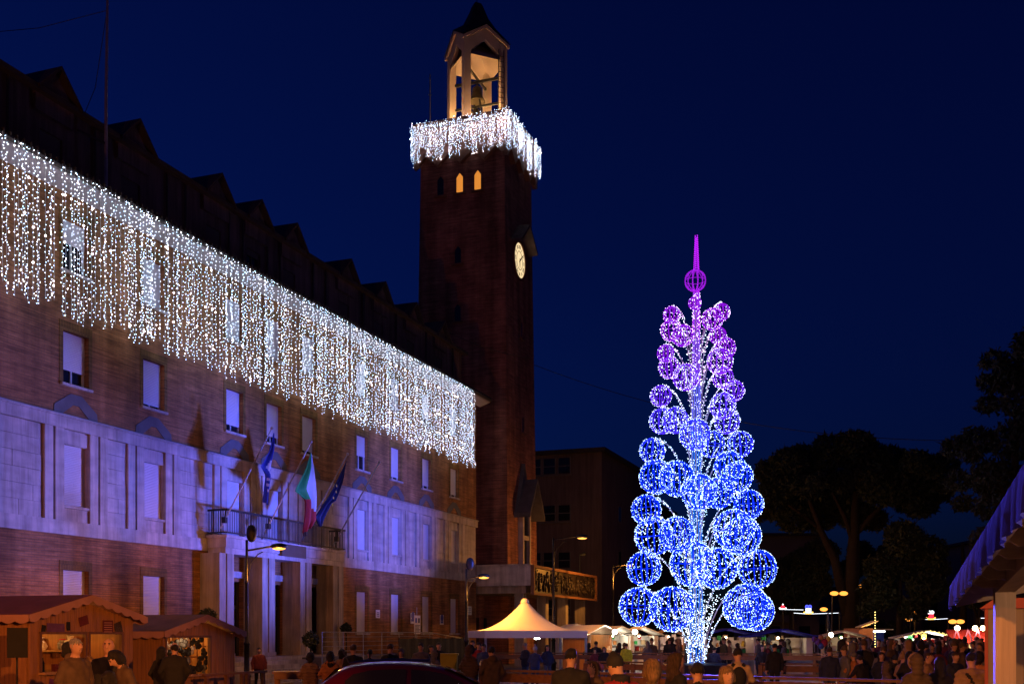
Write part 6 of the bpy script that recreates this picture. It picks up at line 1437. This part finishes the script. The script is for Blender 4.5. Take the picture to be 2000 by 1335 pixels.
    def dist(P_, kind, a, s):
        d = cone_d(P_, *a) if kind == 'c' else ell_d(P_, *a)
        if s == 1: d = d - .007 * np.sin(P_[..., 0] * 95 + 3 * np.sin(P_[..., 2] * 21)) * np.sin(P_[..., 1] * 83 + 2 * np.sin(P_[..., 2] * 17)) - .006 * np.sin(P_[..., 2] * 38 + P_[..., 0] * 29)
        if s == 2: d = d - (.009 * np.sin(P_[..., 2] * 2 * math.pi / .085) if quilt else .006 * np.sin(P_[..., 2] * 23 + P_[..., 0] * 17) * np.sin(P_[..., 0] * 31 + P_[..., 1] * 13))
        return d
    for kind, a, s in P2:
        d = dist(G, kind, a, s); k = .028; hcl = np.clip(.5 + .5 * (Vg - d) / k, 0, 1); Vg = Vg * (1 - hcl) + d * hcl - k * hcl * (1 - hcl)
    pos, faces = surface_nets(Vg, lo, res); cen = pos[faces].mean(1); best = np.full(len(cen), 9.); slot = np.zeros(len(cen), int)
    for kind, a, s in P2:
        d = dist(cen, kind, a, s) - (.012 if s in (1, 5) else 0); m = d < best; best[m] = d[m]; slot[m] = s
    V = pos.tolist(); F = faces.tolist(); M_ = slot.tolist()
    ex = MB()
    for h1, d, k in hands:      # separate fingers and a thumb
        d = Vector(d); side = d.cross(Vector((0, 0, 1))); side = side.normalized() if side.length > .1 else Vector((1, 0, 0)); up = side.cross(d).normalized(); h = Vector(h1)
        for i, ln in enumerate((.062, .072, .068, .052)):
            b0_ = h + side * (-.024 + .016 * i) + d * .02; b1_ = b0_ + d * ln * .5 - up * .012; b2_ = b1_ + d * ln * .25 - up * .028; ex.tube([bend(b0_), bend(b1_), bend(b2_)], [.009, .008, .006], 5)
        tb = h + side * .03 * -k - d * .02; ex.tube([bend(tb), bend(tb + side * -.022 * k + d * .03), bend(tb + side * -.018 * k + d * .055 - up * .01)], [.011, .009, .007], 5)
    for k in (-1, 1):           # eyes and brows
        e0 = bend((.03 * k, -.098, 1.672)); n0 = len(ex.f); ex.sphere(tuple(e0), .011, 6, 4, 6); a = bend((.016 * k, -.104, 1.693)); b = bend((.046 * k, -.096, 1.692)); ex.tube([a, b], .006, 4, 1)
    a, b = bend((-.022, -.098, 1.588)), bend((.022, -.098, 1.588)); ex.tube([a, b], .006, 4, 6)
    o = len(V); V += [tuple(p) for p in ex.v]; F += [tuple(i + o for i in f) for f in ex.f]; M_ += ex.m
    me = bpy.data.meshes.new('person'); me.from_pydata([tuple(p) for p in V], [], [tuple(f) for f in F])
    for s in ('skin', 'hair_brown', 'cloth_black', 'denim', 'shoe', 'cloth_black', 'hair_black'): me.materials.append(MATS[s])
    me.polygons.foreach_set('material_index', M_); me.polygons.foreach_set('use_smooth', [True] * len(F)); me.update(); return me
PM = {
 'm_pockets': dict(pose='pockets', hair='crop', build=1.08, hood=True), 'm_down': dict(pose='down', hair='short', build=1.08), 'm_front': dict(pose='front', hair='short', build=1.05, headtilt=.15), 'm_bald': dict(pose='pockets', hair='bald', build=1.1), 'm_phone': dict(pose='phone', hair='short', build=1.12, headtilt=.1),
 'm_beanie': dict(pose='pockets', hair='beanie', build=1.1, headtilt=.42, lean=.10, extra='scarf'), 'm_pack': dict(pose='front', hair='short', extra='backpack', headtilt=.35), 'm_walk': dict(pose='down', hair='short', stride=True, build=1.05), 'm_rail': dict(pose='rail', hair='crop', build=1.08, lean=.2), 'm_strap': dict(pose='down', hair='short', quilt=True, extra='strap', build=1.15),
 'w_long': dict(pose='pockets', hair='long', female=True), 'w_quilt': dict(pose='front', hair='bob', female=True, quilt=True, coat='long'), 'w_hoodq': dict(pose='front', hair='long', female=True, quilt=True, coat='long', hood=True), 'w_lean': dict(pose='front', hair='bob', female=True, lean=.30, headtilt=.5), 'w_bob': dict(pose='pockets', hair='bob', female=True), 'w_fur': dict(pose='pockets', hair='bob', female=True, coat='long', extra='fur'),
 'w_bobble': dict(pose='front', hair='bobble', female=True), 'w_pony': dict(pose='phone', hair='pony', female=True), 'w_hood': dict(pose='pockets', hair='hood', female=True, coat='long', build=1.05, quilt=True, extra='hoodfur'), 'w_skate': dict(pose='down', hair='bob', female=True, stride=True, lean=.25)}
PC = {}
def pm(key):
    if key not in PC: PC[key] = person_mesh(**PM[key])
    return PC[key]
def person(key, label, px, py_head, Y, face=0., jacket='cloth_black', trousers='denim', hairc='hair_brown', extra='cloth_black', skin='skin', group=None, maxh=1.95):
    """px/py_head: where the top of the head stands in the picture; face 0 looks at the viewer, 180 away"""
    p = W(px, py_head, Y); me = pm(key); top = max(v.co.z for v in me.vertices) if 'top' not in me else me['top']; me['top'] = top
    o = obj('person', me); sc_ = min(p[2], maxh) / top; o.location = (p[0], p[1], 0.0); o.scale = (max(sc_, .9) if sc_ > .8 else sc_,) * 2 + (sc_,); o.rotation_euler = (0, 0, R(face))
    for i, m_ in enumerate((skin, hairc, jacket, trousers, 'shoe', extra, 'hair_black')):
        o.material_slots[i].link = 'OBJECT'; o.material_slots[i].material = MATS[m_]
    return tag(o, label, 'person', group)
A = 'people by the chalets'; B_ = 'people at the tables'; Cc = 'people round the tent'; Dd = 'people at the rink railing'; Ee = 'people in the crowd at the right'
# by the chalets
person('m_pockets', 'grey-haired person in a brown hooded jacket, in profile before the near chalet', 148, 1245, 17.5, 62, 'cloth_brown', 'cloth_black', 'hair_grey', group=A)
person('m_bald', 'bald person in a black coat standing in the lit chalet doorway', 212, 1247, 18.6, 8, 'cloth_black', 'cloth_black', 'hair_black', group=A)
person('w_lean', 'person with a dark bob leaning forward over something in the hands', 256, 1267, 17.8, -48, 'cloth_brown', 'denim', 'hair_black', group=A)
person('w_bob', 'blond person half hidden between brown jacket and black coat', 174, 1280, 20.5, 150, 'cloth_black', 'cloth_black', 'hair_blond', group=A, maxh=1.62)
person('w_bob', 'dark head behind the neck of the brown jacket', 137, 1251, 19.6, 120, 'cloth_black', 'cloth_black', 'hair_black', group=A)
person('w_quilt', 'short person with dark hair and red collar at the bottom edge before the chalet', 213, 1308, 14.5, 175, 'cloth_red', 'cloth_black', 'hair_black', group=A)
person('w_long', 'long-haired person before the wares of the second chalet', 316, 1261, 24.5, 165, 'cloth_black', 'cloth_navy', 'hair_black', group=A)
person('m_bald', 'bald person in a dark jacket looking at the hung wares', 341, 1254, 24, 200, 'cloth_black', 'cloth_black', 'hair_black', group=A)
person('m_walk', 'person in reddish clothes walking down the portico steps', 506, 1263, 38.5, 20, 'cloth_maroon', 'cloth_black', 'hair_black', group=B_)
# at the tables
person('w_quilt', 'short-haired person in a brown quilted coat, back turned, at the pine table', 606, 1272, 26.5, 195, 'cloth_tan', 'cloth_black', 'hair_black', group=B_)
person('w_hoodq', 'person in an orange quilted coat with hood, back turned, at the pine table', 645, 1270, 26.2, 190, 'cloth_orange', 'cloth_black', 'hair_black', group=B_)
person('w_bob', 'dark-haired person in ochre beyond the orange quilted coat', 668, 1266, 29, 160, 'cloth_tan', 'cloth_black', 'hair_black', group=B_)
person('m_down', 'broad person in black with back turned between orange coat and car', 690, 1257, 27.5, 205, 'cloth_black', 'cloth_black', 'hair_brown', group=B_)
person('w_pony', 'person raising a glowing phone beyond the car rear window', 722, 1266, 29.5, 185, 'cloth_navy', 'cloth_black', 'hair_black', group=B_)
person('m_front', 'stout person in black behind the car aerial', 762, 1256, 29, 170, 'cloth_black', 'cloth_black', 'hair_brown', group=B_)
person('w_bob', 'small fair face just right of the car aerial', 783, 1266, 31.5, 10, 'cloth_navy', 'cloth_black', 'hair_brown', group=B_)
person('m_front', 'bright-faced person with a scarf behind the car roof', 822, 1254, 33, 5, 'cloth_grey', 'cloth_black', 'hair_black', group=B_)
person('w_bob', 'person in black left of the cloaked shoulder behind the car', 842, 1258, 34, 20, 'cloth_black', 'cloth_black', 'hair_black', group=B_)
person('m_down', 'red-faced person rising behind the others left of the bin', 857, 1253, 37, 10, 'cloth_black', 'cloth_black', 'hair_black', group=B_)
person('w_hood', 'person with rounded dark back against the yellow bin', 851, 1264, 30, 120, 'cloth_grey', 'cloth_black', 'hair_black', group=B_, maxh=1.55)
# around the tent
person('w_hood', 'person in a dark hooded coat right of the yellow bin', 917, 1257, 29.5, 150, 'cloth_brown', 'cloth_black', 'hair_black', group=Cc)
person('m_down', 'violet-lit head under the tent corner', 923, 1249, 40, 0, 'cloth_navy', 'cloth_black', 'hair_black', group=Cc)
person('m_front', 'smiling person in a red and white top under the tent corner', 935, 1253, 38, 10, 'cloth_red', 'denim', 'hair_black', group=Cc)
person('m_down', 'blurred person in a blue collar between two dark coats', 945, 1256, 36, -20, 'cloth_blue', 'cloth_black', 'hair_black', group=Cc)
person('m_pockets', 'tall dark coat with a hand at the ear, left of the rink railing', 960, 1261, 25.5, 200, 'cloth_brown', 'cloth_black', 'hair_black', group=Cc)
person('m_front', 'person in a dark blue jacket beside the tent pole, turned right', 1026, 1254, 41, -60, 'cloth_navy', 'denim', 'hair_grey', group=Cc)
person('w_bobble', 'person in a pale blue knit hat under the tent', 1045, 1257, 40, 160, 'cloth_blue', 'denim', 'hair_brown', 'cloth_white', group=Cc)
person('w_long', 'small dark-haired person beside the red stall goods', 1069, 1258, 44, 20, 'cloth_navy', 'denim', 'hair_black', group=Cc)
person('w_bob', 'dark figure before the stall right of the tent pole', 1150, 1254, 50, 170, 'cloth_black', 'denim', 'hair_black', group=Cc)
person('m_down', 'tall dark figure before the gabled stall', 1164, 1251, 49, 190, 'cloth_black', 'denim', 'hair_black', group=Cc)
person('w_bob', 'child-sized face above the far rink railing near the gabled stall', 1162, 1265, 47, 0, 'cloth_maroon', 'denim', 'hair_black', group=Cc, maxh=1.4)
person('w_long', 'reddish face above the far rink railing left of the yellow vest', 1180, 1262, 47, 10, 'cloth_black', 'denim', 'hair_brown', group=Cc)
person('m_down', 'person in a luminous yellow vest before the spotlit stalls', 1223, 1255, 48, 180, 'cloth_yellow', 'cloth_black', 'hair_black', group=Cc)
# at the near rink railing
person('m_phone', 'large person in black taking a picture at the rink railing', 1115, 1264, 15.6, 170, 'cloth_black', 'cloth_black', 'hair_black', group=Dd, maxh=1.86)
person('w_long', 'person with long brown hair and violet scarf beside the person in black', 1157, 1288, 17, -40, 'cloth_brown', 'denim', 'hair_brown', group=Dd, maxh=1.6)
person('m_beanie', 'person in a black beanie and red jacket, head bowed', 1217, 1270, 12.2, 215, 'cloth_red', 'cloth_black', 'hair_grey', 'cloth_black', group=Dd)
person('w_bob', 'blond person seen from behind beside the red jacket', 1273, 1284, 12.4, 185, 'cloth_brown', 'denim', 'hair_blond', group=Dd)
person('w_long', 'brown-haired person in profile before the tree trunk', 1322, 1271, 15.8, 110, 'cloth_black', 'cloth_black', 'hair_brown', group=Dd)
person('m_rail', 'stooping person with broad dark back before the tree base', 1366, 1291, 13.2, 180, 'cloth_black', 'cloth_black', 'hair_black', group=Dd, maxh=1.65)
person('w_bob', 'child with fair bobbed hair facing the viewer at the bottom edge', 1420, 1298, 12.8, 12, 'cloth_maroon', 'denim', 'hair_blond', group=Dd, maxh=1.64)
person('m_pack', 'person in a beige top with a black backpack, head bowed', 1441, 1264, 20.5, 175, 'cloth_beige', 'denim', 'hair_black', 'cloth_black', group=Dd)
# skaters and crowd at the right
person('m_walk', 'skater in dark clothes before the blue-lit stall', 1395, 1262, 43, 150, 'cloth_navy', 'denim', 'hair_black', group=Ee)
person('m_down', 'dark skater before the stall with ornaments', 1513, 1255, 35, 180, 'cloth_black', 'cloth_black', 'hair_black', group=Ee)
person('w_long', 'dark figure at the far railing beside the ornament stall', 1489, 1258, 42, 10, 'cloth_black', 'denim', 'hair_black', group=Ee)
person('m_down', 'person in dark jacket and jeans under the balloons', 1620, 1262, 30, 175, 'cloth_navy', 'denim', 'hair_brown', group=Ee)
person('w_bobble', 'person in an orange-red jacket and grey hat at the rail', 1667, 1267, 30, 200, 'cloth_orange', 'denim', 'hair_brown', 'cloth_grey', group=Ee)
person('m_rail', 'person in black bending beside the orange-red jacket', 1687, 1279, 28.5, 210, 'cloth_black', 'denim', 'hair_black', group=Ee, maxh=1.6)
person('w_long', 'pale long-haired face in the middle of the crowd', 1722, 1272, 29, -10, 'cloth_navy', 'denim', 'hair_black', group=Ee)
person('w_hood', 'person in a rust coat turning in the crowd', 1733, 1289, 24, 90, 'cloth_brown', 'cloth_black', 'hair_brown', group=Ee, maxh=1.6)
person('m_beanie', 'person in a beanie whose red face shows behind the rust coat', 1744, 1277, 30, 10, 'cloth_black', 'denim', 'hair_brown', 'cloth_navy', group=Ee)
person('w_bobble', 'person with a pale bobble hat and violet-lit coat', 1764, 1269, 27, 120, 'cloth_tan', 'denim', 'hair_brown', 'cloth_tan', group=Ee)
person('w_long', 'dark-haired person close beside the pale bobble hat', 1776, 1270, 26.5, 150, 'cloth_black', 'denim', 'hair_black', group=Ee)
person('w_hood', 'large hooded brown coat seen from behind in the crowd', 1790, 1273, 17.5, 175, 'cloth_brown', 'cloth_black', 'hair_brown', 'cloth_tan', group=Ee, maxh=1.78)
person('m_pockets', 'blurred person in a tan jacket behind the hooded coat', 1813, 1272, 24, 60, 'cloth_tan', 'denim', 'hair_brown', group=Ee)
person('w_long', 'person with long dark hair in a black coat, back turned', 1835, 1281, 19, 180, 'cloth_black', 'cloth_black', 'hair_black', group=Ee)
person('m_down', 'person in dark blue facing left of the striped quilted jacket', 1866, 1272, 25.5, 20, 'cloth_navy', 'denim', 'hair_brown', group=Ee)
person('m_strap', 'person in a tan quilted jacket with a black shoulder strap', 1897, 1272, 18.2, 178, 'cloth_tan', 'cloth_black', 'hair_black', 'cloth_black', group=Ee, maxh=1.85)
person('w_bob', 'person half hidden right of the quilted jacket with strap', 1912, 1270, 22, 150, 'cloth_orange', 'cloth_black', 'hair_black', group=Ee)
person('m_bald', 'bald person talking before the gingerbread kiosk', 1875, 1263, 36, 30, 'cloth_tan', 'denim', 'hair_brown', group=Ee)
person('w_fur', 'person with a fur collar before the white-lit stall', 1838, 1259, 42, 170, 'cloth_brown', 'cloth_black', 'hair_black', 'cloth_tan', group=Ee)
# violet balloon by the scarf
p = W(1172, 1302, 17.2); t = thing('balloon', 'pinkish balloon beside the person with the violet scarf', 'balloon', p); part('envelope', 'cloth_purple', t, lambda m: m.sphere((0, 0, 0), .055, 14, 9, 0, (1, 1, 1.15)), True); part('string', 'white_paint', t, lambda m: m.tube([(0, 0, -.06), (-.05, 0, -.35)], .003, 3))
# the mass of people farther back
crow = MB(); lowm = []
for kw in (dict(pose='pockets', hair='short'), dict(pose='front', hair='bob', female=True), dict(pose='pockets', hair='hood', coat='long'), dict(pose='down', hair='beanie', build=1.1)):
    me = person_mesh(res=.045, **kw); lowm.append((np.array([v.co for v in me.vertices]), [tuple(p_.vertices) for p_ in me.polygons], [p_.material_index for p_ in me.polygons])); bpy.data.meshes.remove(me)
cm = ['skin', 'hair_black', 'cloth_black', 'cloth_navy', 'shoe', 'cloth_brown', 'hair_black', 'cloth_tan', 'cloth_maroon', 'cloth_grey', 'hair_brown', 'cloth_olive']
rc_ = random.Random(77); spots = []
for k in range(165):
    Y = rc_.uniform(30, 55); px = rc_.uniform(1640, 1925) if k < 125 else rc_.uniform(1200, 1640)
    if k >= 125: Y = rc_.uniform(49.5, 53)
    spots.append((px, Y))
for k, (px, Y) in enumerate(spots):
    v, f, m_ = lowm[k % 4]; a = rc_.uniform(0, 6.28); c, s_ = math.cos(a), math.sin(a); q = rc_.uniform(.88, 1.04); x0, y0, _ = W(px, HYP, Y); vv = np.stack([(v[:, 0] * c - v[:, 1] * s_) * q + x0, (v[:, 0] * s_ + v[:, 1] * c) * q + y0, v[:, 2] * q], 1); o = len(crow.v); crow.v += [tuple(p_) for p_ in vv.tolist()]; crow.f += [tuple(i + o for i in ff) for ff in f]; j = rc_.choice((2, 2, 3, 5, 7, 8, 9, 11)); hcol = rc_.choice((1, 10, 1)); crow.m += [j if x == 2 else hcol if x == 1 else x for x in m_]
o = crow.build('crowd', cm, None, True); tag(o, 'dense far crowd before the lit stalls', 'crowd', kind='stuff')

# ================================================================== unseen blue floodlights in the tree, aimed at the front; one added for the shed
def flood(label, loc, to, en, col, size=46, post=None):
    t = thing('floodlight', label, 'floodlight', (loc[0], loc[1], 0), 0, 'coloured floodlights'); z = loc[2]; d = (Vector(to) - Vector(loc)).normalized()
    part('stand', 'black_paint', t, lambda m: (m.tube([(0, 0, 0), (0, 0, z - .12)], .03, 6), m.bx(-.25, .25, -.25, .25, 0, .03))); part('housing', 'black_paint', t, lambda m: m.tube([Vector((0, 0, z)) - d * .3, Vector((0, 0, z)) - d * .05], [.1, .16], 10)); part('lens', 'glass', t, lambda m: m.tube([Vector((0, 0, z)) - d * .045, Vector((0, 0, z)) - d * .035], .14, 12))
    lamp('flood_beam', (loc[0] + d.x * .1, loc[1] + d.y * .1, z + d.z * .1), col, en, .8, None, 'SPOT', aim(loc, to), R(size), .8)
FL = [('left one of three blue floodlights fixed in the light tree', (6.75, 42.5, 2.9), fw(-37, 0, 7.4), 44000, (.16, .18, 1.), 29),
      ('middle one of three blue floodlights fixed in the light tree', (6.8, 42.7, 3.1), fw(-26, 0, 6.8), 34000, (.09, .13, 1.), 38),
      ('right one of three blue floodlights fixed in the light tree', (6.85, 42.6, 5.6), fw(-12, 0, 8.0), 24000, (.09, .13, 1.), 34),
      ('added unseen blue floodlight in the light tree turned toward the timber shed', (7.3, 42.5, 3.3), (4.2, 10.5, 2.4), 80000, (.12, .10, 1.), 22)]  # last one added to throw blue on the shed valance
for lab, loc, to, en, col, sz in FL: flood(lab, loc, to, en, col, sz)
# thin overhead cables
for i, (a, e, sag) in enumerate(((W(1043, 712, 73), W(1860, 860, 60), 1.2), (W(860, 640, 68), W(1040, 700, 71), .3))):
    a, e = Vector(a), Vector(e); t = thing('overhead_cable', ('thin cable strung across the sky from the tower to the right pine', 'thin cable from the attic across the tower face')[i], 'cable', a); part('wire', 'black_paint', t, lambda m: m.tube([(e - a) * (k / 16) - Vector((0, 0, sag * 4 * (k / 16) * (1 - k / 16))) for k in range(17)], .018, 4))
